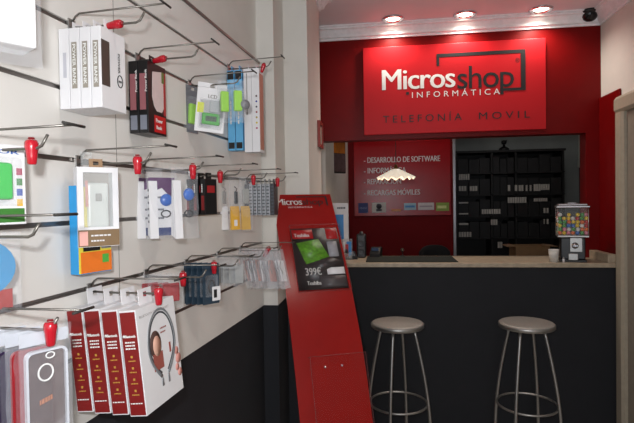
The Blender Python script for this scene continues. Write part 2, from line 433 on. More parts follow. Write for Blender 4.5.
# ------------------------------------------------------------------ products
def product(name, key, o, label, cat, group=None, yaw=0, ds=0, dz=0, tilt=0, swing=0):
    s, z = H[key]
    root = empty(name, SW(s+ds, o, z-.010+dz), 0, label, cat, group)
    root.rotation_euler = (swing, tilt, yaw-SA)
    return root
def strokes(mb, org, ex, ey, w, h, seed=1):
    q = random.Random(seed); x = 0; org = Vector(org); ex = Vector(ex); ey = Vector(ey)
    while x < w*.97:
        l_ = min(w-x, w*q.uniform(.10, .22)); v = [mb.bm.verts.new(org+ex*a+ey*b) for a, b in ((x, 0), (x+l_, 0), (x+l_, h*.7), (x, h*.7))]
        mb.bm.faces.new(v); x += l_+w*.04
    return mb
def face_text(s, x, y0, z0, w, h, **k):   # lettering on the +x face
    return text(MB(), s, (x+.0006, y0, z0), (0,1,0), (0,0,1), w, h, **k)
def fx(mb, x, y0, y1, z0, z1, t=.0008):   # thin print on +x face
    return mb.box(x, x+t, y0, y1, z0, z1)
def fy(mb, y, x0, x1, z0, z1, t=.0008):   # thin print on -y face
    return mb.box(x0, x1, y-t, y, z0, z1)
def tab(root, t, w=.03, h=.022, m=None, x=None):   # euro-hole hanging tab that the wire passes through
    mb = MB(); x0 = -.0006; x1 = .0006
    mb.box(x0, x1, -w/2, -.006, -.016, .010).box(x0, x1, .006, w/2, -.016, .010).box(x0, x1, -.006, .006, .004, .010).box(x0, x1, -.006, .006, -.016, -.004)
    return mb.build('hang_tab', m or PAPER, root)
# --- power bank boxes
names = ['innermost, against the wall', 'second from the wall', 'third from the wall', 'outermost, showing its front']
for i in range(4):
    o0 = .002+i*.027
    r = product('power_bank_box', 'A', o0+.013, 'white power bank box on the top hook, '+names[i], 'box', 'white power bank boxes')
    w = .092; hh = .180
    MB().bbox(-.0128, .0128, -w/2, w/2, -.016-hh, -.016, .0012).build('carton', PAPER, r)
    tab(r, 0)
    if i > 0:
        fy(MB(), -w/2, -.007, .006, -.016-hh+.045, -.048).build('label_strip', mat('taupe print', (150,143,132), .5), r)
        text(MB(), 'POWER BANK', (-.004, -w/2-.0012, -.053), (0,0,-1), (1,0,0), .090, .008, bold=.02).build('printed_text', WHITE, r)
    else:
        fy(MB(), -w/2, -.002, .006, -.016-hh+.07, -.07).build('label_strip', mat('pale print', (190,190,198), .5), r)
    if i == 3:
        fx(MB(), .0128, -w/2+.0008, -w/2+.030, -.016-hh+.05, -.045).build('device_picture', mat('dark brown print', (70,60,54), .4), r)
        mb = MB(); text(mb, 'POWER', (.0141, .015, -.062), (0,0,-1), (0,1,0), .045, .007, bold=.02)
        m2 = Matrix.Translation((.0136, .022, -.125)) @ Matrix.Rotation(PI/2, 4, 'Y')
        mb.tube([(.0138, .022+.010*math.cos(2*PI*k/20), -.125+.014*math.sin(2*PI*k/20)) for k in range(20)], .0011, 5, cyclic=True)
        strokes(mb, (.0141, .0155, -.128), (0,1,0), (0,0,1), .013, .007)
        mb.build('printed_text', BLACK, r)
# --- black and red boxes
for i in range(2):
    r = product('accessory_box', 'B', .016+i*.0295, ['black and red accessory box nearer the wall on top row', 'black and red accessory box with clear window, outer one on top row'][i], 'box', 'black and red boxes')
    w = .100; hh = .200
    MB().bbox(-.0142, .0142, -w/2, w/2, -.014-hh, -.014, .0012).build('carton', BLK, r)
    tab(r, 0, m=BLK)
    mb = MB(); fy(mb, -w/2, -.010, .008, -.15, -.05).build('side_print', mat('dusty pink print', (150,92,98), .4), r)
    text(MB(), 'Power Bank', (.012, -w/2-.0012, -.10), (0,0,1), (-1,0,0), .06, .006, bold=.02).build('printed_text', WHITE, r)
    fy(MB(), -w/2, -.010, .010, -.205, -.165).build('lower_print', mat('grey blue print', (120,124,136), .4), r)
    if i == 1:
        mb = MB(); pts = [(-.024,-.04),(.028,-.03),(.034,-.05),(.034,-.135),(.024,-.148),(-.004,-.148),(-.018,-.135),(-.028,-.11)]
        a = [mb.bm.verts.new((.0142, y, z)) for y, z in pts]; b = [mb.bm.verts.new((.0152, y, z)) for y, z in pts]
        mb.bm.faces.new(b); mb.bm.faces.new(a[::-1])
        for k in range(8): mb.bm.faces.new([a[k], a[(k+1) % 8], b[(k+1) % 8], b[k]])
        mb.build('window_card', mat('pale pink card', (214,196,194), .3), r)
        fx(MB(), .0142, -.018, .044, -.208, -.160).build('red_panel', mat('bright red print', (190,20,24), .4), r)
        mb = face_text('Power', .0152, -.012, -.180, .036, .012, bold=.015); text(mb, 'Bank', (.0158, -.010, -.199), (0,1,0), (0,0,1), .030, .011, bold=.015); mb.build('printed_text', WHITE, r)
        mb = fx(MB(), .0142, .035, .047, -.155, -.03); mb.build('edge_stripe', mat('crimson print', (170,40,46), .4), r)
        fx(MB(), .0152, .024, .038, -.062, -.03).build('sticker', mat('olive print', (90,110,50), .4), r)
# --- hook C green blisters
GREEN = mat('lime green plastic', (150,214,50), .35)
def blister(key, o, label, yaw, w, hh, back, cat='package', group=None, dz=0, ds=0, swing=0):
    r = product('blister_pack', key, o, label, cat, group, yaw=yaw, dz=dz, ds=ds, swing=swing)
    mb = MB(); mb.bbox(-.001, .001, -w/2, w/2, -hh, -.006, .0006, 1); mb.build('backing_card', back, r)
    MB().box(-.001, .001, -w/2, -.008, -.0055, .010).box(-.001, .001, .008, w/2, -.0055, .010).box(-.001, .001, -.008, .008, .005, .010).build('hang_tab', back, r)
    return r
GB = mat('smoky blister', (120,122,128), .15, alpha=.75)
r = blister('C', .012, 'grey blister with lime green key finder, leftmost of green gadgets', math.radians(-25), .062, .155, GB, group='green gadget blisters', dz=-.01, swing=math.radians(-4))
MB().bbox(.001, .016, -.018, .016, -.125, -.055, .004).build('gadget', GREEN, r)
MB().bbox(.001, .022, -.025, .024, -.145, -.03, .005).build('bubble', FILM2, r)
r = blister('C', .088, 'white card pack with small green digital counter', math.radians(-62), .100, .160, PAPER, group='green gadget blisters', dz=-.006, swing=math.radians(-6))
MB().bbox(.001, .013, -.028, .034, -.135, -.095, .004).build('gadget', mat('green plastic', (70,170,60), .35), r)
MB().box(.0132, .0138, -.016, .022, -.124, -.106).build('display_window', mat('lcd grey', (60,84,60), .3), r)
MB().bbox(.001, .008, -.005, .03, -.092, -.05, .003).build('keypad', mat('pale grey plastic', (175,178,180), .35), r)
fx(MB(), .001, -.046, -.024, -.095, -.06).build('sticker', mat('yellow green print', (214,220,50), .4), r)
face_text('LCD', .0012, -.012, -.042, .03, .013, bold=.02).build('printed_text', GREY, r)
MB().bbox(.001, .018, -.040, .042, -.15, -.045, .004).build('bubble', FILM2, r)
for i, o_ in enumerate((.130, .178)):
    r = blister('C', o_, ['clear blister with lime green speaker, left one of the pair', 'clear blister with lime green speaker, right one before blue boxes'][i], math.radians(-50), .048, .135, FILM2, group='green gadget blisters')
    MB().bbox(.001, .018, -.016, .012, -.098, -.028, .004).build('gadget', GREEN, r)
    MB().bbox(.001, .024, -.021, .021, -.12, -.02, .006).build('bubble', FILM, r)
    if i: MB().lathe([(0,0),(.016,0),(.017,.006),(0,.008)], 16, mtx=Matrix.Translation((.012,.022,-.075)) @ Matrix.Rotation(PI/2, 4, 'Y')).build('round_part', mat('grey plastic', (120,120,124), .4), r)
# --- hook D stick boxes
SKY = mat('sky blue print', (100,176,222), .45)
for i in range(2):
    r = product('stick_box', 'D', .020+i*.034, ['tall slim light blue box with black ends, nearer the wall', 'tall slim light blue box with black ends, next to white stick boxes'][i], 'box', 'tall blue selfie stick boxes')
    MB().bbox(-.0155, .0155, -.026, .026, -.345, -.012, .001).build('carton', SKY, r)
    fy(MB(), -.026, -.0135, .013, -.050, -.016).build('printed_head', BLACK, r)
    fy(MB(), -.026, -.013, .013, -.338, -.312).build('printed_foot', BLACK, r)
    strokes(MB(), (-.004, -.0272, -.14), (0,0,-1), (1,0,0), .10, .008).build('printed_text', WHITE, r)
    tab(r, 0, m=SKY)
for i in range(2):
    r = product('stick_box', 'D', .094+i*.034, ['tall slim white stick box beside the light blue boxes', 'tall slim white stick box with pink side, outermost at top far end'][i], 'box', 'tall white selfie stick boxes')
    MB().bbox(-.0165, .0165, -.028, .028, -.355, -.010, .001).build('carton', PAPER, r)
    tab(r, 0)
    mb = MB().box(-.004, -.001, -.0292, -.0282, -.19, -.03).box(-.006, .001, -.0292, -.0282, -.20, -.19)
    if i == 0: mb.build('stick_picture', GREY, r)
    else:
        mb.bm.free()
        for j, cc in enumerate(((60,30,30),(40,60,150),(60,60,70),(150,60,60),(170,150,50),(220,200,40),(180,60,100))):
            MB().lathe([(0,0),(.004,0),(.004,.001),(0,.001)], 10, mtx=Matrix.Translation((.004, -.028, -.125-.022*j)) @ Matrix.Rotation(PI/2, 4, 'X')).build('colour_dot', mat('dot %d' % j, cc, .4), r)
        fx(MB(), .0165, -.024, .024, -.345, -.03).build('side_panel', mat('salmon print', (186,130,112), .5), r)
# --- top left bagged package
r = product('bagged_package', 'T', .165, 'white package in crinkled clear bag at the top left edge', 'package', yaw=math.radians(-30), dz=-.058, ds=.028)
MB().bbox(-.03, .03, -.055, .05, -.262, -.05, .004).build('carton', PAPER, r)
MB().box(-.024, .024, -.056, -.0552, -.20, -.19).box(-.031, .026, -.0565, -.0552, -.226, -.222).build('printed_lines', mat('pale blue print', (165,180,200), .5), r)
random.seed(3)
def bag(r, x0, x1, y0, y1, z0, z1, m=FILM, jit=.004, n=7, name='bag'):
    mb = MB(); t = bmesh.new(); bmesh.ops.create_grid(t, x_segments=n, y_segments=n, size=1)
    t.free()
    for sgn in (0, 1):
        g = []
        for i in range(n+1):
            row = []
            for j in range(n+1):
                v = i/n; u = j/n; bulge = math.sin(PI*u)*math.sin(PI*min(1, v*1.15))**.7
                xm = (x0+x1)/2; hx = (x1-x0)/2
                x = xm+(hx*bulge if sgn else -hx*bulge)
                row.append(Vector((x+random.uniform(-jit, jit)*bulge, y0+(y1-y0)*u+random.uniform(-jit, jit)*.5, z1+(z0-z1)*v+(random.uniform(-jit, jit)*.5 if i else 0))))
            g.append(row)
        mb.sheet(g)
    return mb.build(name, m, r)
bag(r, -.042, .044, -.068, .066, -.285, .008)
# --- green case card (F)
r = product('case_card', 'F', .10, 'white rounded card with green phone case and small icons, left edge', 'package', yaw=math.radians(-12))
MB().bbox(-.001, .001, -.055, .040, -.128, .010, .0009, 1).build('backing_card', PAPER, r)
GC = mat('bright green plastic', (44,190,70), .3)
MB().bbox(.001, .014, -.045, .010, -.085, -.022, .006, 3).build('green_case', GC, r)
fx(MB(), .001, -.055, .036, -.124, -.100).build('green_band', mat('dark green print', (60,120,50), .5), r)
face_text('DOOR', .001, -.05, -.006, .078, .007, bold=.03).build('printed_text', mat('blue print', (40,90,170), .5), r)
for j, cc in enumerate(((170,40,80),(60,130,60),(50,80,170),(230,180,60))):
    fx(MB(), .001, .023, .033, -.042-.018*j, -.030-.018*j).build('icon', mat('icon %d' % j, cc, .5), r)
MB().bbox(.001, .018, -.05, .024, -.095, -.012, .006).build('bubble', FILM2, r)
# --- blue round blister (P)
r = product('blister_pack', 'P', .07, 'blue and red rounded blister pack under the green case card', 'package', yaw=math.radians(-15))
mb = MB(); pts = []
for k in range(24):
    a = 2*PI*k/24; pts.append((.062*math.cos(a), -.055+.05*math.sin(a)))
a = [mb.bm.verts.new((-.001, y, z)) for y, z in pts]; b = [mb.bm.verts.new((.001, y, z)) for y, z in pts]
mb.bm.faces.new(a); mb.bm.faces.new(b[::-1])
for k in range(24): mb.bm.faces.new([a[k], a[(k+1) % 24], b[(k+1) % 24], b[k]])
mb.build('backing_card', mat('mid blue print', (60,140,190), .4), r)
MB().box(-.001, .001, -.04, .055, -.128, -.095).build('red_band', mat('brick red print', (160,50,44), .5), r)
MB().bbox(-.004, .012, -.062, .066, -.135, .006, .003).build('bubble', FILM, r)
# --- phone case box and blue box (G)
yw = math.radians(-38)
r = product('phone_case_box', 'G', .060, 'white phone case box with clear window and brown base strip', 'box', yaw=yw, ds=-.02)
w = .090; hh = .182
mb = MB()
mb.box(-.014, .014, -w/2, w/2, -.010-hh, -.010-hh+.045).box(-.014, .014, -w/2, -w/2+.013, -.010-hh+.045, -.010).box(-.014, .014, w/2-.013, w/2, -.010-hh+.045, -.010).box(-.014, .014, -w/2+.013, w/2-.013, -.022, -.010)
mb.build('carton', PAPER, r); MB().box(-.014, -.012, -w/2+.013, w/2-.013, -.010-hh+.045, -.022).build('inner_tray', mat('taupe tray', (150,138,128), .5), r)
fx(MB(), .014, -w/2, w/2, -.191, -.153).build('brown_band', mat('bronze print', (128,104,76), .4), r)
fx(MB(), .0149, -w/2+.002, -w/2+.020, -.188, -.156).build('pink_label', mat('pink print', (228,170,160), .5), r)
mb = strokes(MB(), (.0152, -.018, -.168), (0,1,0), (0,0,1), .045, .005); strokes(mb, (.0152,-.018,-.180), (0,1,0), (0,0,1), .03, .005); mb.build('printed_text', PAPER, r)
MB().bbox(-.006, .006, -.022, .026, -.148, -.045, .006, 3).build('phone_case', mat('pearl plastic', (205,208,204), .3), r)
fx(MB(), .0062, -.004, .010, -.088, -.070).build('logo_mark', GREY, r)
fx(MB(), .0062, -.026, -.020, -.10, -.04).build('case_stripe', mat('rose print', (200,120,110), .5), r)
MB().box(.0124, .0134, -w/2+.013, w/2-.013, -.147, -.022).build('window_film', GLASS, r)
tab(r, 0, m=mat('brown card', (150,120,90), .6))
r = product('accessory_box', 'G', .030, 'blue, yellow and orange accessory box behind the white phone case box', 'box', yaw=math.radians(-14), ds=-.012, dz=.018)
CB = mat('cyan blue print', (36,150,214), .4)
z1 = -.070; z0 = -.272
MB().bbox(-.006, .022, -.045, .045, z0, z1, .001).build('carton', CB, r)
MB().box(-.0006,.0006,-.015,.015,z1,-.004).box(-.0006,.0006,-.015,.015,.004,.010).box(-.0006,.0006,-.015,-.006,-.004,.004).box(-.0006,.0006,.006,.015,-.004,.004).build('hang_tab', GLASS, r)
fx(MB(), .022, -.045, .045, z0+.002, z1-.002).build('front_print', mat('yellow print', (222,206,70), .4), r)
fx(MB(), .0229, -.040, .045, z0+.002, z0+.050).build('orange_band', mat('orange print', (226,116,36), .4), r)
fx(MB(), .0238, -.034, .012, z0+.052, z0+.10).build('device_picture', BLACK, r)
fx(MB(), .0238, .016, .042, z0+.055, z0+.12).build('grey_picture', GREY, r)
fx(MB(), .0238, .018, .036, z0+.022, z0+.042).build('green_mark', mat('leaf green print', (80,170,70), .4), r)
# --- bags with purple headers (H)
PURP = mat('purple print', (112,52,120), .4); NAVY = mat('navy print', (40,56,110), .4); BLU = mat('blue button', (40,100,190), .3)
for i, (o_, yw, ds) in enumerate(((.015, -35, 0), (.058, -42, -.0), (.130, -30, .0))):
    r = product('bagged_cable', 'H', o_, ['clear bag with white printed card and purple header, nearest the wall', 'clear bag with purple header and blue button, middle one of three', 'clear bag with white folded card and blue button, right one of three'][i], 'package', 'bags with purple headers', yaw=math.radians(yw), ds=ds)
    w = .085
    mb = MB().prism([(-.0005-.012,-.185),(.012,-.195),(.004,-.03),(-.004,-.03)], -w/2+.004, -w/2+.028); mb.build('folded_card', PAPER, r)
    if i < 2:
        MB().box(-.0025, .0005, -w/2+.028, w/2-.004, -.188, -.03).build('printed_card', PAPER, r)
        MB().box(.0006, .0012, -w/2+.028, w/2-.004, -.188, -.165).build('navy_band', NAVY, r)
        mb = MB(); 
        for (t_, z_) in (('IPHONE', -.08), ('CABLE', -.115), ('USB', -.14)): strokes(mb, (.0014, -w/2+.03, z_), (0,1,0), (0,0,1), .018, .008, i)
        for z_ in (-.06,-.078,-.096,-.114,-.132,-.15): mb.box(-.004, .004, -w/2+.003, -w/2+.0038, z_, z_+.007)
        mb.build('printed_text', mat('dark grey print', (70,72,84), .5), r)
        mb = MB(); mb.prism([(0,0),(.004,0),(.004,.001),(0,.001)], 0, .001); mb.bm.clear()
        a = [mb.bm.verts.new((.0016, y, z)) for y, z in ((-w/2+.004,-.065),(-w/2+.004,-.02),(w/2-.004,-.02),(w/2-.004,-.09),(0,-.05))]
        mb.bm.faces.new(a); bmesh.ops.solidify(mb.bm, geom=list(mb.bm.faces), thickness=.0006); mb.build('purple_header', PURP, r)
    if i: 
        MB().lathe([(0,.008),(.014,.007),(.018,.002),(.018,0),(0,0)], 20, mtx=Matrix.Translation((.002,.012,-.085 if i == 1 else -.07)) @ Matrix.Rotation(PI/2, 4, 'Y')).build('blue_button', BLU, r)
        MB().tube([(.004+.002*math.sin(k), .010+.014*math.cos(k*.7), -.125+.010*math.sin(k*.7)) for k in range(26)], .0018, 5).build('coiled_cable', BLK, r)
    bag(r, -.012, .016, -w/2-.002, w/2+.002, -.198, .008)
# --- small black packs (I)
for i in range(3):
    r = product('small_pack', 'I', .012+i*.028, ['small black pack with red print, nearest the wall', 'small black pack with red print, middle of three', 'small black pack with red print, outermost of three'][i], 'package', 'small black and red packs', yaw=math.radians(-15))
    MB().bbox(-.010, .010, -.032, .032, -.135, -.012, .001).build('carton', BLK, r)
    tab(r, 0, m=BLK)
    fy(MB(), -.032, -.006, .006, -.12, -.07).build('red_stripe', mat('wine print', (130,30,34), .4), r)
    fx(MB(), .010, -.02, .02, -.06, -.035).build('label_patch', mat('red print', (160,30,34), .4), r)
    strokes(MB(), (-.004, -.0332, -.03), (0,0,-1), (1,0,0), .03, .006).build('printed_text', WHITE, r)
# --- white and yellow cards in bags (J)
YEL = mat('amber card', (222,170,60), .5)
for i, (o_, cm, lab) in enumerate(((.005, PAPER, 'clear bag with a white folded card at its bottom'), (.055, YEL, 'clear bag with a yellow folded card and black plug'), (.10, mat('dull yellow card', (200,160,84), .5), 'clear bag with a dull yellow card left of striped packets'))):
    r = product('bagged_adapter', 'J', o_, lab, 'package', 'bags with folded cards', yaw=math.radians(-45))
    mb = MB().prism([(-.010,-.205),(.010,-.205),(.004,-.125),(-.004,-.11)], -.024, .014); mb.build('folded_card', cm, r)
    if i < 2: MB().bbox(-.004, .004, -.006, .008, -.10, -.05, .002).tube([(0,0,-.05),(.002,.006,-.04),(0,-.006,-.03)], .002, 5).build('adapter', BLK if i else GREY, r)
    else: MB().bbox(-.004, .004, -.015, .012, -.10, -.04, .002).build('adapter', mat('cloudy plastic', (150,150,145), .4), r)
    if i == 1: MB().box(.0085, .0092, -.012, .002, -.19, -.165).build('logo_mark', PAPER, r)
    bag(r, -.012, .012, -.030, .028, -.21, .008, jit=.003)
# --- striped packets (K)
ST1 = mat('silver packet', (176,180,186), .3, .3); 
for i in range(7):
    r = product('striped_packet', 'K', .010+i*.0205, 'slim striped silver packet, '+['first','second','third','fourth','fifth','sixth','seventh'][i]+' out from the wall at the far end', 'packet', 'striped silver packets', yaw=0)
    dark = i in (0, 6)
    MB().bbox(-.0085, .0085, -.03, .03, -.155, -.012, .001).build('carton', mat('dark packet', (60,60,64), .4) if dark else ST1, r)
    tab(r, 0, m=mat('dark packet', (60,60,64), .4) if dark else ST1)
    mb = MB()
    for z_ in range(9): fy(mb, -.03, -.0065, .0055, -.150+z_*.0152, -.150+z_*.0152+.006)
    mb.build('stripe_print', mat('slate print', (84,88,96), .4), r)
# --- phone cases (L)
def case(key, o, label, m, yaw, dz, ring=False, w=.069, hh=.150):
    r = product('phone_case', key, o, label, 'phone case', 'packaged phone cases', yaw=yaw, dz=dz)
    mb = MB(); n = 28; outer = []; inner = []
    def rr(w, h, rad):
        pts = []
        for cx, cz, a0 in ((w/2-rad, h/2-rad, 0), (-w/2+rad, h/2-rad, 90), (-w/2+rad, -h/2+rad, 180), (w/2-rad, -h/2+rad, 270)):
            for k in range(7): a = math.radians(a0+15*k); pts.append((cx+rad*math.cos(a), cz+rad*math.sin(a)))
        return pts
    A = rr(w, hh, .012); B = rr(w-.008, hh-.008, .009); zc = -.020-hh/2
    f = [[mb.bm.verts.new((x, y, z+zc)) for y, z in P_] for P_, x in ((A, -.004), (A, .005), (B, .005), (B, -.002))]
    for q in range(3):
        for k in range(28): mb.bm.faces.new([f[q][k], f[q][(k+1) % 28], f[q+1][(k+1) % 28], f[q+1][k]])
    mb.build('bumper', m[0], r)
    MB().prism([(-.004,0),(-.0025,0),(-.0025,.01),(-.004,.01)], 0, .001).bm.free()
    mb = MB(); a = [mb.bm.verts.new((-.003, y, z+zc)) for y, z in B]; b = [mb.bm.verts.new((-.0015, y, z+zc)) for y, z in B]
    mb.bm.faces.new(a); mb.bm.faces.new(b[::-1])
    for k in range(28): mb.bm.faces.new([a[k], a[(k+1) % 28], b[(k+1) % 28], b[k]])
    mb.build('back_shell', m[1], r)
    if ring:
        MB().tube([(.002, -.002+.012*math.cos(2*PI*k/28), zc+hh/2-.040+.014*math.sin(2*PI*k/28)) for k in range(28)], .0016, 7, cyclic=True).build('ring', WHITE, r)
        MB().tube([(.002, .006+.007*math.cos(2*PI*k/20), zc+hh/2-.012+.005*math.sin(2*PI*k/20)) for k in range(20)], .0012, 6, cyclic=True).build('camera_opening', WHITE, r)
        strokes(MB(), (-.0008, -.012, zc-.02), (0,1,.25), (0,0,1), .022, .012).build('printed_mark', mat('copper print', (170,110,80), .5), r)
    return r
CL = mat('clear case edge', (222,226,235), .12, alpha=.7); CS = mat('clear case shell', (112,98,98), .12, alpha=.62)
RC = mat('red case', (150,26,34), .25); PC = mat('dark violet case', (46,34,62), .25); KC = mat('black case', (16,16,20), .25)
yl = math.radians(-26)
for o_, m_, lab, dz, rg in ((.165, (CL, CS), 'clear phone case with white ring, front of the lower left hook', -.012, True), (.138, (RC, RC), 'red phone case just behind the clear one', -.012, False), (.108, (PC, PC), 'dark violet phone case behind the red one', -.014, False), (.078, (KC, KC), 'black phone case nearest wall at lower left, in sleeve', -.014, False)):
    r = case('L', o_, lab, m_, yl, dz, rg)
    bag(r, -.008, .010, -.043, .043, -.20, .018, m=FILM, jit=.003, name='sleeve')
    MB().box(-.0055, -.0048, -.040, .040, -.012, .010-dz*0).build('header_card', mat('silver card', (196,200,208), .3), r)
# --- headset boxes (M)
CRM = mat('cream print', (222,214,198), .5); GLD = mat('gold print', (190,140,60), .5)
nm = ['innermost against the wall', 'second from the wall', 'third from the wall', 'outermost with headset photo showing']
for i in range(4):
    o0 = .001+i*.0445+.0205
    r = product('headset_box', 'M', o0, 'white headset box with red spine, '+nm[i], 'box', 'red spined headset boxes', tilt=math.radians(-5.8), ds=-.004)
    w = .172; hh = .235; z1 = -.022; z0 = z1-hh; t = .0205
    MB().bbox(-t, t, -w/2, w/2, z0, z1, .0012).build('carton', PAPER, r)
    MB().box(-.006, -.0045, -.028, -.008, z1-.001, .014).box(-.006, -.0045, .008, .028, z1-.001, .014).box(-.006, -.0045, -.008, .008, .006, .014).box(-.006, -.0045, -.008, .008, z1-.001, -.006).build('hang_tab', PAPER, r)
    fy(MB(), -w/2, -t+.002, t-.002, z0+.003, z1-.004).build('spine_print', DRED, r)
    mb = MB(); y = -w/2-.0014
    text(mb, 'Bluetooth', (-t+.009, y, z1-.060), (1,0,0), (0,0,1), .026, .0065, bold=.03)
    mb.lathe([(0,0),(.0035,0),(0,.0003)], 8, mtx=Matrix.Translation((-t+.006, y, z1-.057)) @ Matrix.Rotation(PI/2, 4, 'X'))
    for j, t_ in enumerate(('a', 'b', 'c')): strokes(mb, (-.012, y, z1-.072-.007*j), (1,0,0), (0,0,1), .024, .0045, j)
    strokes(mb, (-.015, y, z0+.028), (1,0,0), (0,0,1), .030, .0035)
    mb.build('printed_text', WHITE, r)
    mb = MB()
    for j in range(4):
        zz = z1-.105-.025*j
        mb.box(-.0025, .0025, y, y+.0004, zz, zz+.005); strokes(mb, (-.009, y, zz-.008), (1,0,0), (0,0,1), .018, .004)
    mb.build('icon_print', GLD, r)
    if i == 3:
        x = t; zc = (z0+z1)/2+.018
        mb = MB(); text(mb, 'BLUETOOTH STEREO HEADSET', (x+.0012, -.075, z1-.022), (0,1,0), (0,0,1), .13, .0055); mb.build('printed_text', GREY, r)
        pts = []
        for k in range(33):
            a = math.radians(-65+310*k/32); rx = .060; 
            pts.append((x+.002, .008+rx*math.cos(a)*(1 if math.sin(a) > 0 else 1-.5*abs(math.sin(a))**2), zc+.000+.082*math.sin(a)))
        mb = MB().tube(pts, [.0028+.0018*abs(2*k/32-1)**2 for k in range(33)], 8)
        mb.tube([pts[0], (x+.002, pts[0][1]-.001, pts[0][2]-.022)], .0042, 8).tube([pts[-1], (x+.002, pts[-1][1]+.001, pts[-1][2]-.022)], .0042, 8)
        for v in mb.bm.verts: v.co.x = x+.0007+(v.co.x-x)*.12
        mb.build('headset_picture', mat('grey band print', (150,154,158), .3, .4), r)
        pts2 = [(x+.0005, .008+(p_[1]-.008)*.90, (zc+.005)+(p_[2]-zc-.005)*.90) for p_ in pts]
        sh_ = MB().tube(pts2, .0026, 6)
        for v in sh_.bm.verts: v.co.x = x+.0003+(v.co.x-x)*.12
        sh_.build('headset_shade', mat('dark band print', (60,64,70), .4), r)
        # printed photograph of a person inside the band
        mb = MB().lathe([(0,.0006),(.026,.0006),(.026,0)], 20, mtx=Matrix.Translation((x, -.020, zc+.004)) @ Matrix.Rotation(PI/2, 4, 'Y') @ Matrix.Diagonal((1.25,.95,1,1)))
        pp = mb.build('photo_hair', mat('brown print', (70,48,42), .5), r)
        MB().lathe([(0,.0012),(.0175,.0012),(.0175,.0006)], 18, mtx=Matrix.Translation((x, -.016, zc)) @ Matrix.Rotation(PI/2, 4, 'Y') @ Matrix.Diagonal((1.35,.95,1,1))).build('photo_face', mat('skin print', (206,160,140), .5), r)
        MB().box(x, x+.0010, -.036, .006, zc-.055, zc-.016).build('photo_body', mat('rust print', (150,80,70), .5), r)
        MB().box(x, x+.0010, .038, .045, zc-.03, zc-.006).build('photo_device', mat('rust print', (150,80,70), .5), r)
        mb = MB(); strokes(mb, (x+.0012, .004, zc+.034), (0,1,0), (0,0,1), .03, .005); strokes(mb, (x+.0012, .004, zc+.024), (0,1,0), (0,0,1), .024, .005); mb.build('printed_text', mat('rust print', (150,80,70), .5), r)
        mb = MB()
        for (yy, zz, ra) in ((.070, zc-.035, .010), (.075, zc-.055, .013), (.066, zc-.075, .009), (.076, zc-.09, .010)):
            mb.lathe([(0,.0006),(ra,.0006),(ra,0)], 14, mtx=Matrix.Translation((x, yy, zz)) @ Matrix.Rotation(PI/2, 4, 'Y'))
        mb.build('floral_print', mat('blush print', (214,150,140), .5), r)
# --- bagged red pouches (N)
RP = mat('red fabric', (164,30,36), .6)
for i in range(3):
    r = product('bagged_pouch', 'N', .015+i*.034, ['bagged red pouch nearest the wall, above the headset boxes', 'bagged red pouch in the middle of its hook', 'bagged red pouch outermost, beside its red tag'][i], 'package', 'bagged red pouches', yaw=math.radians(-35))
    MB().bbox(-.005, .005, -.028, .022, -.072, -.018, .004, 3).build('pouch', RP, r)
    bag(r, -.012, .012, -.042, .036, -.095, .008, jit=.005)
# --- dark blue carded packs (O)
TEAL = mat('dark teal print', (36,56,72), .45)
for i in range(5):
    r = product('carded_cable', 'O', .010+i*.0205, 'dark blue carded cable pack, '+['nearest the wall','second from wall','third from wall','fourth from wall','outermost with white label'][i], 'package', 'dark blue carded packs', yaw=math.radians(-35))
    MB().bbox(-.0012, .0012, -.034, .030, -.130, .008, .0006, 1).build('backing_card', TEAL, r)
    MB().bbox(.0012, .012, -.026, .022, -.105, -.03, .005).build('bubble', FILM2, r)
    MB().tube([(.006, .012*math.cos(k*.8)-.002, -.07+.022*math.sin(k*.8)) for k in range(16)], .003, 6).build('cable', mat('light blue cable', (140,176,190), .4) if i % 2 else BLK, r)
    if i == 4: 
        MB().box(.0122, .0128, -.005, .027, -.118, -.070).build('white_label', PAPER, r)
        MB().box(.0129, .0134, .001, .013, -.108, -.080).build('label_print', BLACK, r)
# --- clear small packets (Q)
for i in range(4):
    r = product('clear_packet', 'Q', .012+i*.026, 'small clear packet with grey insert, '+['nearest the wall','second from wall','third from wall','outermost'][i]+', lower row', 'packet', 'clear packets with grey insert', yaw=math.radians(-40))
    MB().bbox(-.003, .003, -.020, .016, -.105, -.03, .002).build('insert', mat('grey insert', (170,172,172), .4), r)
    bag(r, -.009, .009, -.028, .026, -.115, .008, jit=.004)
# --- bundle of clear packets (R)
random.seed(11)
for i in range(9):
    r = product('clear_packet', 'R', .010+i*.0205, 'crinkled clear packet with white insert in far bundle, '+['first','second','third','fourth','fifth','sixth','seventh','eighth','ninth'][i]+' out from the wall', 'packet', 'bundled clear packets at the far end', yaw=math.radians(-20+random.uniform(-12,12)), swing=math.radians(random.uniform(-12,12)))
    r.rotation_euler.y = math.radians(-10-random.uniform(0,8))
    MB().bbox(-.003, .003, -.016, .022, -.138, -.045, .002).build('insert', PAPER if i % 3 else mat('pinkish insert', (200,150,140), .4), r)
    MB().tube([(.004, -.012+.006*math.cos(k), -.05-.008*k) for k in range(8)], .002, 5).build('cable', GREY, r)
    bag(r, -.012, .012, -.036, .040, -.170, .008, m=mat('milky film', (230,232,238), .15, alpha=.22, bump=.8), jit=.008)
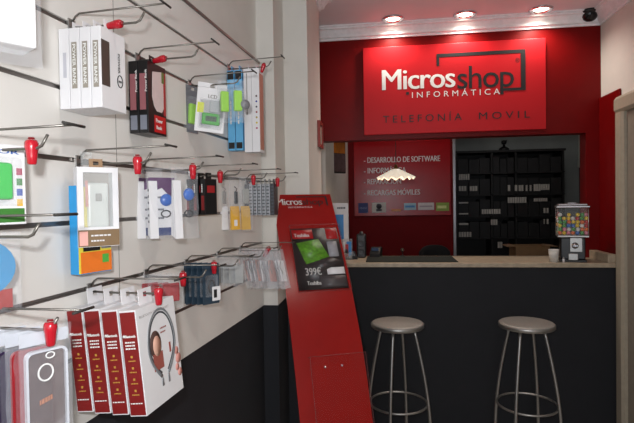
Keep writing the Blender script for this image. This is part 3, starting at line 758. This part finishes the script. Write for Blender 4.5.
# ------------------------------------------------------------------ red brochure stand
# left and right edges of the curved board, from the top down
Ls = [(271.5,196.5,2.62),(279,240,2.50),(287,300,2.37),(294,360,2.27),(300.5,423,2.19)]
Rs = [(330,192.5,2.70),(341,240,2.58),(353.5,300,2.45),(364,360,2.35),(372.5,423,2.27)]
L_ = [atD(*q) for q in Ls]; R_ = [atD(*q) for q in Rs]
for k in range(5):   # keep each row level and of true width
    z = (L_[k].z+R_[k].z)/2; L_[k].z = R_[k].z = z
def extrap(P):
    d = (P[-1]-P[-2]); d = d/abs(d.z); out = []; z = P[-1].z; q = P[-1].copy(); 
    for k in range(4):
        st_ = (z-FL)/4; d.x *= .82; d.y *= .82; q = q+Vector((d.x*st_, d.y*st_, -st_)); out.append(q.copy())
    return P+out
L_ = extrap(L_); R_ = extrap(R_)
for a_, b_ in zip(L_, R_): a_.z = b_.z = (a_.z+b_.z)/2
def cr(P, t):
    n = len(P)-1; f = max(0, min(n-1e-6, t*n)); i = int(f); u = f-i
    p0, p1, p2, p3 = P[max(i-1,0)], P[i], P[i+1], P[min(i+2,n)]
    return .5*((2*p1)+(p2-p0)*u+(2*p0-5*p1+4*p2-p3)*u*u+(3*p1-p0-3*p2+p3)*u*u*u)
stand_c = (L_[-1]+R_[-1])/2; stand_c.z = FL
bs = empty('brochure_stand', stand_c, 0, 'tall curved red brochure stand with shop name, beside the slatwall', 'display stand')
NR = 40
def SP(u, v, off=0):      # u across 0..1, v down 0..1, off toward the viewer
    a_ = cr(L_, v); b_ = cr(R_, v); p_ = a_.lerp(b_, u)
    t1 = (b_-a_).normalized(); dv = (cr(L_, min(1, v+.02))-cr(L_, max(0, v-.02))).normalized(); n_ = dv.cross(t1).normalized()
    if n_.y > 0: n_ = -n_
    return p_+n_*off
def vz(z):                 # v for a height
    lo_, hi = 0, 1
    for _ in range(30):
        mi = (lo_+hi)/2
        if cr(L_, mi).z > z: lo_ = mi
        else: hi = mi
    return lo_
grid_f = [[SP(j/6, i/NR, 0) for j in range(7)] for i in range(NR+1)]
mb = MB(); g0 = [[mb.bm.verts.new(p_) for p_ in row] for row in grid_f]; g1 = [[mb.bm.verts.new(SP(j/6, i/NR, -.008)) for j in range(7)] for i in range(NR+1)]
for i in range(NR):
    for j in range(6):
        mb.bm.faces.new([g0[i][j], g0[i+1][j], g0[i+1][j+1], g0[i][j+1]]).smooth = True
        mb.bm.faces.new([g1[i][j], g1[i][j+1], g1[i+1][j+1], g1[i+1][j]]).smooth = True
    for j in (0, 6): mb.bm.faces.new([mb.bm.verts.new(q_.co) for q_ in (g0[i][j], g1[i][j], g1[i+1][j], g0[i+1][j])])
for j in range(6):
    for i in (0, NR): mb.bm.faces.new([mb.bm.verts.new(q_.co) for q_ in (g0[i][j], g0[i][j+1], g1[i][j+1], g1[i][j])])
par(mb.build('board', mat('glossy red board', (146,12,5), .25, scale=12, spec=.3)), bs)
# rear prop and foot
pb = SP(.5, .35, -.010); back = Vector((pb.x-.05, pb.y+.18, .0))
par(MB().tube([SP(.25,.35,-.012), SP(.25,1,-.012)+Vector((-.06,.42,.012))], .008).tube([SP(.75,.35,-.012), SP(.75,1,-.012)+Vector((-.06,.42,.012))], .008).tube([SP(.25,1,-.012)+Vector((-.06,.42,.012)), SP(.75,1,-.012)+Vector((-.06,.42,.012))], .008).build('rear_prop', BLK), bs)
# lettering on the board (pixel columns kept as fractions of the board)
def stand_text(s_, u0_, u1_, v0_, v1_, m, **k):
    mb = MB(); text(mb, s_, (0,0,0), (1,0,0), (0,1,0), 1, 1, **k)
    for v in mb.bm.verts: v.co = SP(u0_+(u1_-u0_)*v.co.x, v1_+(v0_-v1_)*v.co.y, .0032)
    return par(mb.build('lettering', m), bs)
zt_ = L_[0].z
stand_text('Micros', .06, .48, vz(zt_-.022), vz(zt_-.056), WHITE, bold=.004, sp=.92)
stand_text('shop', .49, .84, vz(zt_-.024), vz(zt_-.056), BLACK, sp=.9)
stand_text('INFORMATICA', .24, .64, vz(zt_-.064), vz(zt_-.073), WHITE, sp=1.5)
mb = MB()
for (ua, ub, za, zb_) in ((.40,.92,.012,.017),(.89,.92,.017,.062)):
    mb.sheet([[SP(ua+(ub-ua)*j/2, vz(zt_-z_), .0032) for j in range(3)] for z_ in (za, zb_)])
par(mb.build('frame_print', BLACK), bs)
def holder(u0_, u1_, z0_, z1_, dep, nm_):
    v0_, v1_ = vz(z1_), vz(z0_)
    h_ = empty(nm_, (0,0,0)); bpy.data.objects.remove(h_)
    mb = MB(); a_, b_ = SP(u0_, v0_, .002), SP(u1_, v0_, .002); c_, d_ = SP(u0_, v1_, .002), SP(u1_, v1_, .002)
    o_ = SP(u0_, v0_, dep), SP(u1_, v0_, dep), SP(u0_, v1_, dep*.8), SP(u1_, v1_, dep*.8)
    V = [mb.bm.verts.new(p_) for p_ in (a_, b_, c_, d_)+o_]
    for f in ((0,1,3,2),(4,5,7,6),(0,4,6,2),(1,5,7,3),(2,3,7,6)): mb.bm.faces.new([V[i] for i in f])
    o2 = par(mb.build('leaflet_pocket', mat('acrylic', (130,60,55), .06, alpha=.03)), bs)
    e_ = MB()
    for p_, q_ in ((o_[0], o_[1]), (o_[0], o_[2]), (o_[1], o_[3]), (o_[2], o_[3]), (a_, o_[0]), (b_, o_[1])): e_.tube([p_, q_], .0014, 5)
    e3 = e_.build('pocket_edge', mat('acrylic edge', (150,90,90), .2, alpha=.35)); e3.parent = o2; e3.matrix_parent_inverse = Matrix.Identity(4)
    return v0_, v1_
zz = lambda px, py: atD(px, py, 2.5).z
hz1 = SP(.2, vz(1.5)).z
v0_, v1_ = holder(.18, .98, 1.135, 1.442, .035, 'a')
holder(.20, .99, .36, .86, .045, 'b')
mb = MB()
for u_ in (.42, .66):
    p_ = SP(u_, vz(.815), .004); mb.lathe([(0,.004),(.004,.003),(.006,0)], 12, mtx=Matrix.Translation(p_) @ Matrix.Rotation(PI/2, 4, 'X'))
par(mb.build('pocket_screw', CHROME), bs)
# laptop flyer standing in the upper pocket
def FP(u_, v_, off): return SP(.19+.76*u_, v0_+(v1_-v0_)*v_, off)
fl = empty('laptop_flyer', FP(.5, 1, .01), 0, 'flyer with green-screened laptop and price 399 in the stand pocket', 'flyer')
def fpatch(u0_, u1_, a0, a1, off, m, nm_, quad=None):
    mb = MB()
    if quad: mb.sheet([[FP(quad[0][0], quad[0][1], off), FP(quad[1][0], quad[1][1], off)], [FP(quad[3][0], quad[3][1], off), FP(quad[2][0], quad[2][1], off)]], .0003)
    else: mb.sheet([[FP(u0_+(u1_-u0_)*j/2, a0+(a1-a0)*i/3, off) for j in range(3)] for i in range(4)], .0004)
    return par(mb.build(nm_, m), fl)
fpatch(.0, 1, .03, .97, .012, mat('flyer paper black', (34,32,34), .4), 'paper')
fpatch(.02, .46, .05, .20, .0135, mat('flyer red', (170,20,24), .4), 'red_header')
fpatch(.74, .98, .04, .22, .0135, mat('flyer red', (170,20,24), .4), 'red_badge')
fpatch(0,0,0,0, .0137, mat('laptop green', (90,150,40), .4, var=.4, scale=60), 'laptop_screen', quad=((.08,.27),(.56,.21),(.72,.50),(.22,.60)))
fpatch(0,0,0,0, .0140, mat('laptop body', (52,50,52), .4), 'laptop_keyboard', quad=((.23,.61),(.73,.50),(.99,.58),(.50,.72)))
fpatch(.72, .93, .26, .50, .0136, mat('flyer grey', (150,150,156), .4), 'picture')
fpatch(.62, .98, .66, .76, .0136, PAPER, 'white_box')
fpatch(.45, .98, .78, .94, .0136, mat('flyer dark grey', (70,68,70), .4), 'text_block')
def ftext(s_, u0_, u1_, a1, a0, m):
    mb = MB(); text(mb, s_, (0,0,0), (1,0,0), (0,1,0), 1, 1, bold=.005)
    for v in mb.bm.verts: v.co = FP(u0_+(u1_-u0_)*v.co.x, a1+(a0-a1)*v.co.y, .0145)
    par(mb.build('printed_text', m), fl)
ftext('399€', .18, .50, .76, .65, WHITE); ftext('Toshiba', .06, .38, .17, .11, WHITE); ftext('Toshiba', .18, .46, .90, .84, WHITE); 
# ------------------------------------------------------------------ small frame on the wall end and picture behind
r = empty('picture_frame', (-.411, 3.19, 1.92), 0, 'small red framed picture on the cream wall end beside the red header', 'picture')
mb = MB(); y0, y1, z0, z1 = -.08, .09, .0, .165
for q in ((y0, y1, z0, z0+.018), (y0, y1, z1-.018, z1), (y0, y0+.018, z0+.018, z1-.018), (y1-.018, y1, z0+.018, z1-.018)): mb.box(.0005, .018, q[0], q[1], q[2], q[3])
mb.build('frame', mat('red wood frame', (140,40,26), .4), r)
MB().box(.001, .008, y0+.018, y1-.018, z0+.018, z1-.018).build('picture', mat('pale picture', (190,180,165), .5), r)
pa = atD(330, 156, 4.7); pbb = atD(345.5, 156, 5.0)
pa = Vector((-.462, 4.62, 0)); 
ang = math.atan2(.22, .20)
r = empty('wall_picture', (-.465, 4.62, 1.80), 0, 'orange and dark picture hanging on the back room side wall', 'picture')
pz0 = onY(338, 173, 4.75).z
ql = onY(330, 156, 4.70); qr = onY(345.5, 156, 4.85)
r.location = (ql.x, ql.y, 0)
dv = Vector((qr.x-ql.x, qr.y-ql.y, 0)); ln = dv.length; r.rotation_euler.z = math.atan2(dv.y, dv.x)
MB().box(0, ln, 0, .03, pz0, pz0+.42).build('frame', mat('dark frame', (48,44,40), .5), r)
MB().box(.035, ln-.008, -.002, 0, pz0+.19, pz0+.40).build('orange_picture', mat('orange picture', (206,120,30), .5, var=.35, scale=12), r)
MB().box(.035, ln-.008, -.002, 0, pz0+.015, pz0+.185).build('lower_picture', mat('mauve picture', (110,84,84), .5, var=.35, scale=20), r)
# ------------------------------------------------------------------ counter left: poster and leaflets
yq = 3.98; a = onY(331.5, 230, yq); b = onY(348.5, 230, yq); zt = onY(340, 203, yq).z
r = empty('poster_stand', ((a.x+b.x)/2, yq, 1.13), 0, 'white upright leaflet board with blue rectangle on the counter corner', 'poster')
hw = (b.x-a.x)/2
MB().bbox(-hw, hw, -.004, .004, .004, zt-1.13, .001).build('board', PAPER, r)
MB().box(-hw*1.0, hw*.45, -.0052, -.0042, .14, .34).build('blue_picture', mat('blue poster print', (30,130,200), .4), r)
strokes(MB(), (-hw*.3, -.0056, .385), (1,0,0), (0,0,1), hw*1.0, .02).build('printed_text', mat('dark grey print', (70,72,84), .5), r)
MB().bbox(-hw, hw, -.05, .05, 0, .006, .001).build('foot', GLASS, r)
yq = 3.80; a = onY(340, 230, yq); b = onY(352, 230, yq); zt = onY(346, 239, yq).z
r = empty('leaflet_holder', ((a.x+b.x)/2, yq, 1.13), 0, 'small clear holder of mixed leaflets in front of the white poster board', 'leaflet holder')
hw = (b.x-a.x)/2
MB().bbox(-hw, hw, -.02, .02, 0, .012, .001).box(-hw, hw, .016, .02, .012, zt-1.13).box(-hw, hw, -.02, -.017, .012, .06).build('holder', GLASS, r)
for i, (x_, m_) in enumerate(((-.6, PAPER), (-.1, mat('flyer red', (170,20,24), .4)), (.4, mat('blue poster print', (30,130,200), .4)))):
    lf = MB().box(hw*x_-hw*.35, hw*x_+hw*.45, -.012+.009*i, -.008+.009*i, .012, zt-1.15-.02*(i % 2)).build('leaflet', m_); par_loc = r.location
    lf.location = (r.location.x, r.location.y, r.location.z)
    tag(lf, ['white leaflet in the small counter holder', 'red leaflet in the small counter holder', 'blue leaflet in the small counter holder'][i], 'leaflet', 'leaflets on the counter')
# ------------------------------------------------------------------ red service board in the back room
BY = 6.585
a = onY(354, 180, BY); b = onY(450.5, 180, BY); zb = onY(402, 215.5, BY).z; zt = onY(402, 133, BY).z
sb = empty('service_board', ((a.x+b.x)/2, BY, zb), 0, 'red wall board listing services behind the counter', 'sign')
par(MB().bbox(a.x, b.x, BY, 6.6, zb, zt, .002).build('board', REDB), sb)
ty = BY-.002; DW = mat('dim white print', (225,215,215), .5)
for t_, p1_, b_, c_ in (('- DESARROLLO DE SOFTWARE', 440, 162, 156.2), ('- INFORMÁTICA', 406, 173, 167.3), ('- REPARACIÓN', 401, 184, 178.5), ('- RECARGAS MÓVILES', 420, 195, 189.5)):
    par(ytext(MB(), t_, 364, p1_, b_, c_, ty, bold=.015).build('lettering', DW), sb)
for j, (p0, p1, q0, q1, cc) in enumerate(((358.5,368,203,213,(24,40,110)),(372,386,202.5,212.5,(200,196,190)),(391.5,401,209,211.5,(210,120,60)),(404,416,203,210,(170,200,215)),(418,434,202.5,210,(215,205,205)),(436,449,202.5,211,(140,165,60)))):
    A = onY(p0, q1, ty); B = onY(p1, q0, ty)
    lg = par(MB().box(A.x, B.x, ty-.002, ty, A.z, B.z).build('logo_sticker', mat('sticker %d' % j, cc, .5)), sb)
    mk = MB(); w = B.x-A.x; h = B.z-A.z; yy = ty-.0028
    if j == 0: text(mk, 'movi', (A.x+w*.15, yy, A.z+h*.4), (1,0,0), (0,0,1), w*.7, h*.25)
    elif j == 1: mk.lathe([(0,.0005),(h*.28,.0005),(h*.28,0)], 14, mtx=Matrix.Translation((A.x+w*.5, ty-.002, A.z+h*.62)) @ Matrix.Rotation(PI/2, 4, 'X')); mk.box(A.x+w*.3, A.x+w*.7, yy, yy+.0005, A.z+h*.12, A.z+h*.35)
    elif j == 2: mk.box(A.x+w*.1, A.x+w*.9, yy, yy+.0005, A.z+h*.3, A.z+h*.6)
    elif j == 3: mk.box(A.x+w*.1, A.x+w*.9, yy, yy+.0005, A.z+h*.35, A.z+h*.65)
    elif j == 4: mk.box(A.x+w*.1, A.x+w*.9, yy, yy+.0005, A.z+h*.40, A.z+h*.60)
    else: mk.box(A.x+w*.1, A.x+w*.8, yy, yy+.0005, A.z+h*.3, A.z+h*.65)
    par(mk.build('logo_mark', mat('mark %d' % j, ((170,175,200),(50,48,60),(230,170,120),(60,130,190),(170,150,160),(220,225,150))[j], .5)), sb)
    bpy.context.view_layer.update()
# ------------------------------------------------------------------ pendant lamp
p = onY(396, 178.5, 4.12)
r = empty('pendant_lamp', (p.x, p.y, p.z), 0, 'white pleated glass pendant lamp hanging over the counter', 'lamp')
sh = MB()
prof = [(.020,.078),(.030,.074),(.055,.062),(.085,.044),(.115,.026),(.138,.012),(.150,.000)]
def flute(rr_, z, a, j):
    k_ = j/6; return (rr_*(1+.05*k_*math.cos(14*a)), z+.010*k_*k_*math.cos(14*a))
sh.lathe(prof, 112, mod=flute)
sh.build('lamp_shade', mat('milk glass', (250,236,214), .3, emit=.55, spec=.6), r)
MB().lathe([(0,.115),(.010,.112),(.014,.095),(.020,.082),(.026,.072),(.0,.070)], 16).build('brass_cap', mat('brass', (150,110,50), .35, .9), r)
MB().tube([(0,0,.112),(0,0,ZC-p.z-.001)], .0028, 6).build('cord', BLK, r)
MB().lathe([(0,ZC-p.z-.001),(.04,ZC-p.z-.001),(.03,ZC-p.z-.03),(0,ZC-p.z-.032)], 16).build('ceiling_rose', mat('brass', (150,110,50), .35, .9), r)
ld = bpy.data.lights.new('pendant_bulb', 'POINT'); ld.energy = 1.2; ld.color = (1,.8,.6); ld.shadow_soft_size = .03
lo = bpy.data.objects.new('pendant_bulb', ld); C.objects.link(lo); lo.location = (p.x, p.y, p.z+.012)
# ------------------------------------------------------------------ candy machine
yc = 3.72; p = onY(572, 258, yc)
cm = empty('candy_machine', (p.x, yc, 1.13), math.radians(-14), 'coin-operated candy machine with clear hopper of coloured gumballs', 'candy machine')
MB().bbox(-.085, .085, -.08, .08, 0, .016, .004).bbox(-.078, .078, -.07, .075, .016, .17, .008).build('body', BLK, cm)
MB().bbox(-.020, .058, -.080, -.070, .07, .168, .003).build('coin_plate', STEEL, cm)
MB().bbox(-.030, .030, -.086, -.079, .014, .060, .003).build('chute_flap', STEEL, cm)
MB().lathe([(0,.022),(.012,.022),(.014,.004),(.022,.003),(.022,0)], 18, mtx=Matrix.Translation((.012,-.080,.115)) @ Matrix.Rotation(PI/2, 4, 'X')).bbox(-.004, .028, -.112, -.100, .111, .119, .002).build('turn_knob', CHROME, cm)
MB().bbox(-.098, .098, -.092, .092, .171, .186, .004).build('hopper_base', STEEL, cm)
hop = MB(); 
t_ = bmesh.new(); hop.bbox(-.098, .098, -.092, .092, .187, .375, .012)
hop.build('hopper', mat('hopper plastic', (235,240,240), .05, alpha=.08), cm)
hop = MB()
for sx in (-1, 1):
    for sy in (-1, 1): hop.tube([(sx*.094, sy*.088, .187), (sx*.094, sy*.088, .375)], .003, 6)
hop.build('corner_rod', CHROME, cm)
MB().bbox(-.104, .104, -.098, .098, .376, .388, .004).bbox(-.092, .092, -.086, .086, .388, .402, .006).bbox(-.03, .03, -.03, .03, .402, .41, .003).build('lid', mat('lid steel', (170,165,165), .25, .8), cm)
GC_ = [('yellow', (232,196,40)), ('orange', (226,110,40)), ('green', (70,150,60)), ('blue', (60,110,190)), ('red', (190,36,40)), ('white', (226,222,216)), ('pink', (224,130,150))]
random.seed(5); protos = {}
M4 = Matrix.Translation((p.x, yc, 1.13)) @ Matrix.Rotation(math.radians(-14), 4, 'Z')
rad = .0135; cnt = 0; lay = 0
z = .187+rad+.001
while cnt < 150 and lay < 6:
    nx = 6; ny = 5; off = (lay % 2)*rad*1.0
    for i in range(nx+1):
        for j in range(ny+1):
            if 1 <= j: 
                if 0 < i < nx: continue
            x = -.082+i*.0273+off*.2; y = -.076+j*.0288
            if lay == 5 and random.random() < .45: continue
            nmc, cc = random.choice(GC_+[GC_[0], GC_[0], GC_[1], GC_[2]])
            q = M4 @ Vector((max(-.083, min(.083, x+random.uniform(-.0004,.0004))), y, z))
            if nmc not in protos:
                t_ = MB(); bmesh.ops.create_uvsphere(t_.bm, u_segments=12, v_segments=8, radius=rad)
                for f in t_.bm.faces: f.smooth = True
                g = t_.build('gumball', mat('gumball '+nmc, cc, .25)); protos[nmc] = g
            else:
                g = protos[nmc].copy(); C.objects.link(g)
            g.location = q; tag(g, nmc+' gumball inside the clear hopper of the candy machine', 'gumball', nmc+' gumballs in the hopper'); cnt += 1
    z += rad*1.86; lay += 1
# white cup and cardboard box
p = onZ(551, 262, 1.10)
cu = empty('plastic_cup', (onY(551, 260, 3.72).x, 3.66, 1.13), 0, 'small clear-white plastic cup left of the candy machine', 'cup')
MB().lathe([(0,0),(.028,0),(.034,.085),(.032,.085),(.0265,.003),(0,.003)], 20).build('cup_body', mat('frosted plastic', (215,212,206), .4, alpha=.8), cu)
MB().tube([(.034*math.cos(2*PI*k/20), .034*math.sin(2*PI*k/20), .085) for k in range(20)], .0015, 5, cyclic=True).build('rim', PAPER, cu)
lt = tag(empty('lighter', (onY(560, 262, 3.70).x, 3.63, 1.13)), 'tiny white capped tube standing between cup and candy machine', 'lighter')
MB().lathe([(0,0),(.008,0),(.008,.022),(.006,.026),(0,.026)], 12).build('tube_body', PAPER, lt); MB().lathe([(0,.036),(.005,.036),(.0062,.0262)], 12).build('cap', GREY, lt)
# ------------------------------------------------------------------ behind the counter
dk = empty('back_desk', (.5, 4.75, 0), 0, 'dark work desk standing behind the marble counter', 'desk')
MB().bbox(-.9, 1.0, -.32, .32, .80, .84, .004).build('desk_top', BLK, dk)
for sx in (-.85, .95):
    for sy in (-.28, .28): MB().box(sx-.02, sx+.02, sy-.02, sy+.02, FL, .80).build('leg', BLK, dk)
def desk_thing(name, label, cat, px, y, zb_=.84):
    q = onY(px, 250, y); return empty(name, (q.x, y, zb_), 0, label, cat)
# objects on the counter's left end
y = 3.95
r = empty('desk_speaker', (onY(361.5, 245, y).x, y, 1.13), 0, 'tall slim black speaker on the left part of the counter', 'speaker')
MB().bbox(-.036, .036, -.04, .04, 0, .185, .010).build('cabinet', BLK, r)
for z_ in (.05, .115): MB().lathe([(.027,0),(.027,.003),(.022,.003),(.010,-.002),(0,-.001)], 20, mtx=Matrix.Translation((0,-.041,z_)) @ Matrix.Rotation(PI/2, 4, 'X')).build('driver', mat('driver grey', (50,52,56), .4), r)
MB().lathe([(0,.205),(.012,.203),(.016,.186)], 14).build('top_knob', mat('driver grey', (50,52,56), .4), r)
y = 3.84
r = empty('desk_telephone', (onY(350, 255, y).x, y, 1.13), math.radians(15), 'black desk telephone beside the leaflets on the counter', 'telephone')
MB().prism([(-.045,0),(.05,0),(.05,.055),(-.045,.02)], -.05, .05, mtx=Matrix.Rotation(PI/2, 4, 'Z')).build('base', BLK, r)
MB().tube([(-.035,-.05,.05),(-.035,-.035,.075),(-.035,.04,.098),(-.035,.06,.085)], [.013,.009,.009,.014], 10).build('handset', BLK, r)
mb = MB()
for i in range(3):
    for j in range(4): mb.box(-.005+i*.014, .005+i*.014, -.038+j*.018, -.026+j*.018, .025+.0065*j, .034+.0065*j)
mb.build('keypad', mat('key grey', (120,122,128), .5), r)
y = 3.985
r = empty('card_terminal', (onY(376, 250, y).x, y, 1.13), math.radians(-10), 'low dark card terminal with bluish screen behind the mat', 'card terminal')
MB().prism([(-.06,0),(.06,0),(.055,.07),(.02,.078),(-.06,.03)], -.04, .04, mtx=Matrix.Rotation(PI/2, 4, 'Z')).build('body', BLK, r)
MB().box(-.028, .028, -.030, .012, .05, .072, mtx=Matrix.Rotation(math.radians(0), 4, 'X')).build('screen', mat('blue screen', (60,80,110), .2), r)
y = 4.02
r = empty('webcam', (onY(402.5, 252, y).x, y, 1.13), 0, 'little dark webcam on a foot behind the counter mat', 'webcam')
MB().lathe([(0,0),(.022,0),(.020,.006),(.004,.010),(.004,.035),(0,.036)], 14).build('foot', BLK, r)
MB().lathe([(0,-.016),(.010,-.013),(.016,0),(.010,.013),(0,.016)], 14, c=(0,0,.050)).build('camera_head', BLK, r)
MB().lathe([(0,.018),(.006,.017),(.007,.012)], 10, mtx=Matrix.Translation((0,0,.050)) @ Matrix.Rotation(PI/2, 4, 'X')).build('lens', mat('lens glint', (150,130,110), .1), r)
# office chair
q = onY(434.5, 250, 5.35)
r = empty('office_chair', (q.x, 5.35, 0), math.radians(8), 'black office chair whose rounded backrest shows above the counter', 'chair')
zt = onY(434, 245, 5.35).z
bk = MB(); g = []
for i in range(9):
    v = i/8; row = []
    for j in range(9):
        u = j/8*2-1; hw = .155*(1-.12*abs(v-.6)); zz_ = zt-.46*(1-v)-.02*u*u-(.05*abs(u)**4 if v > .8 else 0)
        row.append(Vector((u*hw, -.02-.03*u*u, zz_)))
    g.append(row)
bk.sheet(g, .05); bk.build('backrest', mat('chair fabric', (22,22,24), .8, bump=.3), r)
MB().bbox(-.24, .24, -.52, -.06, .44, .51, .025, 3).build('seat', mat('chair fabric', (22,22,24), .8), r)
MB().tube([(0,.03,zt-.30),(0,.06,.60),(0,.02,.45),(0,-.25,.43)], .018, 8).build('back_support', BLK, r)
MB().lathe([(.025,.09),(.025,.44)], 12, c=(0,-.28,0)).build('column', CHROME, r)
for k in range(5):
    a = 2*PI*k/5; l_ = MB().tube([(0,-.28,.10),(.27*math.cos(a), -.28+.27*math.sin(a), FL+.065)], [.022,.014], 8).build('leg', BLK, r)
    MB().lathe([(0,-.012),(.028,-.012),(.03,0),(.028,.012),(0,.012)], 14, mtx=Matrix.Translation((.27*math.cos(a), -.28+.27*math.sin(a), FL+.030)) @ Matrix.Rotation(PI/2, 4, 'Y')).build('caster', BLK, l_)
# cardboard box behind the counter
y = 4.55; a = onY(516, 250, y); b = onY(550, 250, y); zt = onY(533, 246.5, y).z
r = empty('cardboard_box', ((a.x+b.x)/2, y+.12, .84), 0, 'open brown cardboard box standing behind the counter near the candy machine', 'box')
hw = (b.x-a.x)/2; CBD = mat('cardboard', (128,98,66), .8)
hh = zt-.84
MB().box(-hw, hw, -.12, -.115, 0, hh).box(-hw, hw, .115, .12, 0, hh).box(-hw, -hw+.005, -.115, .115, 0, hh).box(hw-.005, hw, -.115, .115, 0, hh).box(-hw+.005, hw-.005, -.115, .115, 0, .005).build('carton', CBD, r)
for sg_ in (-1, 1): MB().box(0, .07, -.11, .11, 0, .004, mtx=Matrix.Translation((sg_*hw, 0, hh)) @ Matrix.Rotation(0 if sg_ > 0 else PI, 4, 'Z') @ Matrix.Rotation(math.radians(4), 4, 'Y')).build('flap', CBD, r)
# ------------------------------------------------------------------ rack
RY = 7.15
a = onY(456, 200, RY); b = onY(565, 200, RY); zt = onY(510, 152, RY).z
rk = empty('storage_rack', ((a.x+b.x)/2, RY, 0), 0, 'tall black shelf unit filled with dark boxes in the back room', 'shelf')
hw = (b.x-a.x)/2; RB = mat('rack black', (24,23,24), .6)
MB().box(-hw, hw, .38, .40, FL, zt).build('back_panel', RB, rk)
for x_ in (-hw, -hw*.33-.01, hw*.10, hw-.03): MB().box(x_, x_+.025, 0, .38, FL, zt).build('upright', RB, rk)
MB().box(-hw-.01, hw+.01, -.02, .40, zt, zt+.03).build('top_board', RB, rk)
zsh = [.12+i*.30 for i in range(7)]
for z_ in zsh: MB().box(-hw, hw, .0, .38, z_, z_+.018).build('shelf_board', RB, rk)
# boxes on the rack: (px0, px1, py_bottom of the label, py_top, style)
cells = [(460,476,152,0),(480,500,0,0),(505,534,0,0)]
cols = [(-hw+.03, -hw*.33-.015), (-hw*.33+.02, hw*.10-.005), (hw*.10+.03, hw-.035)]
random.seed(21); DB = mat('dark carton', (22,21,23), .6); LBL = mat('dim label', (205,200,192), .6)
boxes = []
for ci, (x0, x1) in enumerate(cols):
    for si, z_ in enumerate(zsh[3:]):
        if z_+.05 > zt: continue
        nb = 3 if ci < 2 else 4
        ww = (x1-x0)/nb
        for j in range(nb):
            h_ = .24 if z_+.3 < zt else max(.05, zt-z_-.06)
            h_ *= random.uniform(.8, 1)
            where = ['left','middle','right'][ci]+' bay'
            bx_ = empty('storage_box', (a.x+hw+x0+ww*(j+.5), RY+.02, z_+.018), 0, 'dark box in the %s of black rack, %s shelf, %s position' % (where, ['lowest','second','third','top'][si], ['first','second','third','fourth'][j]), 'box', 'dark boxes on the rack')
            MB().bbox(-ww/2+.004, ww/2-.004, 0, .30, 0, h_, .002).build('carton', DB, bx_)
            boxes.append(bx_)
# printed labels seen on the boxes and shelf edges
labs = [(459,470,174,180),(459,467,186,191),(470,478,186,191),(459,472,202,203.5),(459,472,213,214.5),(459,472,223,225),(459,472,232,237),(482,501,209,214),(491,498,219.5,225),(498,503,242,248),(508,511,185,191),(515,518,185,191),(519,524,185,191),(526,528,185,191),(530,532,185,191),(534,541,184,191),(541,550,184,190),(508,527,197,203),(534,548,198,201.5),(544,546,208,213),(547,549,208,213),(544,545,219,224),(547,549,219,224)]
for i, (x0, x1, y0_, y1_) in enumerate(labs):
    mb = MB()
    A = onY(x0, y1_, RY-.002); B = onY(x1, y0_, RY-.002); n_ = max(1, int((x1-x0)/2.2))
    if y1_-y0_ < 3: n_ = 1
    for k in range(n_):
        xx = A.x+(B.x-A.x)*k/n_; MB_w = (B.x-A.x)/n_*.72
        mb.box(xx, xx+MB_w, RY-.004, RY+.018, A.z, B.z)
    par(mb.build('shelf_label', LBL), rk)
# figurine on the rack
q = onY(506, 150, RY)
r = empty('trophy', (q.x, RY+.12, zt+.03), 0, 'small dark trophy figure standing on top of the black rack', 'trophy')
MB().lathe([(0,0),(.07,0),(.07,.03),(.04,.05),(.018,.06),(.016,.085),(0,.086)], 20).build('base', BLK, r)
MB().lathe([(0,.085),(.03,.095),(.036,.115),(.03,.14),(0,.15)], 18).tube([(.02,0,.14),(.04,0,.15),(.035,0,.115)], .006, 6).build('cup', BLK, r)
# intercom box and conduit on the back wall
q = onY(580.5, 163.5, 7.69); q2 = onY(580.5, 145, 7.69)
r = empty('junction_box', (q.x, 7.7, q.z), 0, 'small pale junction box with conduit on the grey back wall', 'junction box')
MB().bbox(-.04, .04, -.04, -.001, -.055, .055, .006).build('cover', mat('pale plastic', (190,196,186), .5), r)
MB().bbox(-.03, .03, -.03, -.001, .06, ZC-q.z-.01, .004).build('conduit', mat('pale plastic', (190,196,186), .5), r)
MB().bbox(-.02, .025, -.02, -.001, -q.z+.01, -.06, .004).build('cable_duct', mat('dark duct', (40,44,50), .5), r)
# ------------------------------------------------------------------ lights
for x, y, en in ((.35, 5.6, 7), (1.9, 5.9, 3)):  # first lamp follows the board's reflection; the weaker one is added to brighten
    ld = bpy.data.lights.new('back_room_lamp_and_fill', 'POINT'); ld.energy = en; ld.color = (1,.93,.86); ld.shadow_soft_size = .08
    lo = bpy.data.objects.new('back_room_lamp_and_fill', ld); C.objects.link(lo); lo.location = (x, y, ZC-.12)
def area(name, loc, size, energy, color, target, sy=None):
    ld = bpy.data.lights.new(name, 'AREA'); ld.size = size; ld.energy = energy; ld.color = color
    if sy: ld.shape = 'RECTANGLE'; ld.size_y = sy
    lo = bpy.data.objects.new(name, ld); C.objects.link(lo); lo.location = loc
    lo.rotation_euler = (Vector(target)-Vector(loc)).to_track_quat('-Z', 'Y').to_euler(); return lo
area('camera_flash', CAM+up*.095-rt*.05-fw*.02, .04, 15, (.96,.98,1), CAM+fw*3+rt*.0)
area('shop_front_daylight', (.25, -3.0, 1.6), 2.2, 26, (.82,.90,1), (.25, 3, 1.5), 1.9)
w = bpy.data.worlds.new('world'); sc.world = w; w.use_nodes = True
w.node_tree.nodes['Background'].inputs[0].default_value = (.6,.7,.85,1); w.node_tree.nodes['Background'].inputs[1].default_value = .3
sc.view_settings.view_transform = 'Standard'; sc.view_settings.look = 'None'; sc.view_settings.gamma = 1; sc.view_settings.use_curve_mapping = False
sc.view_settings.exposure = 0
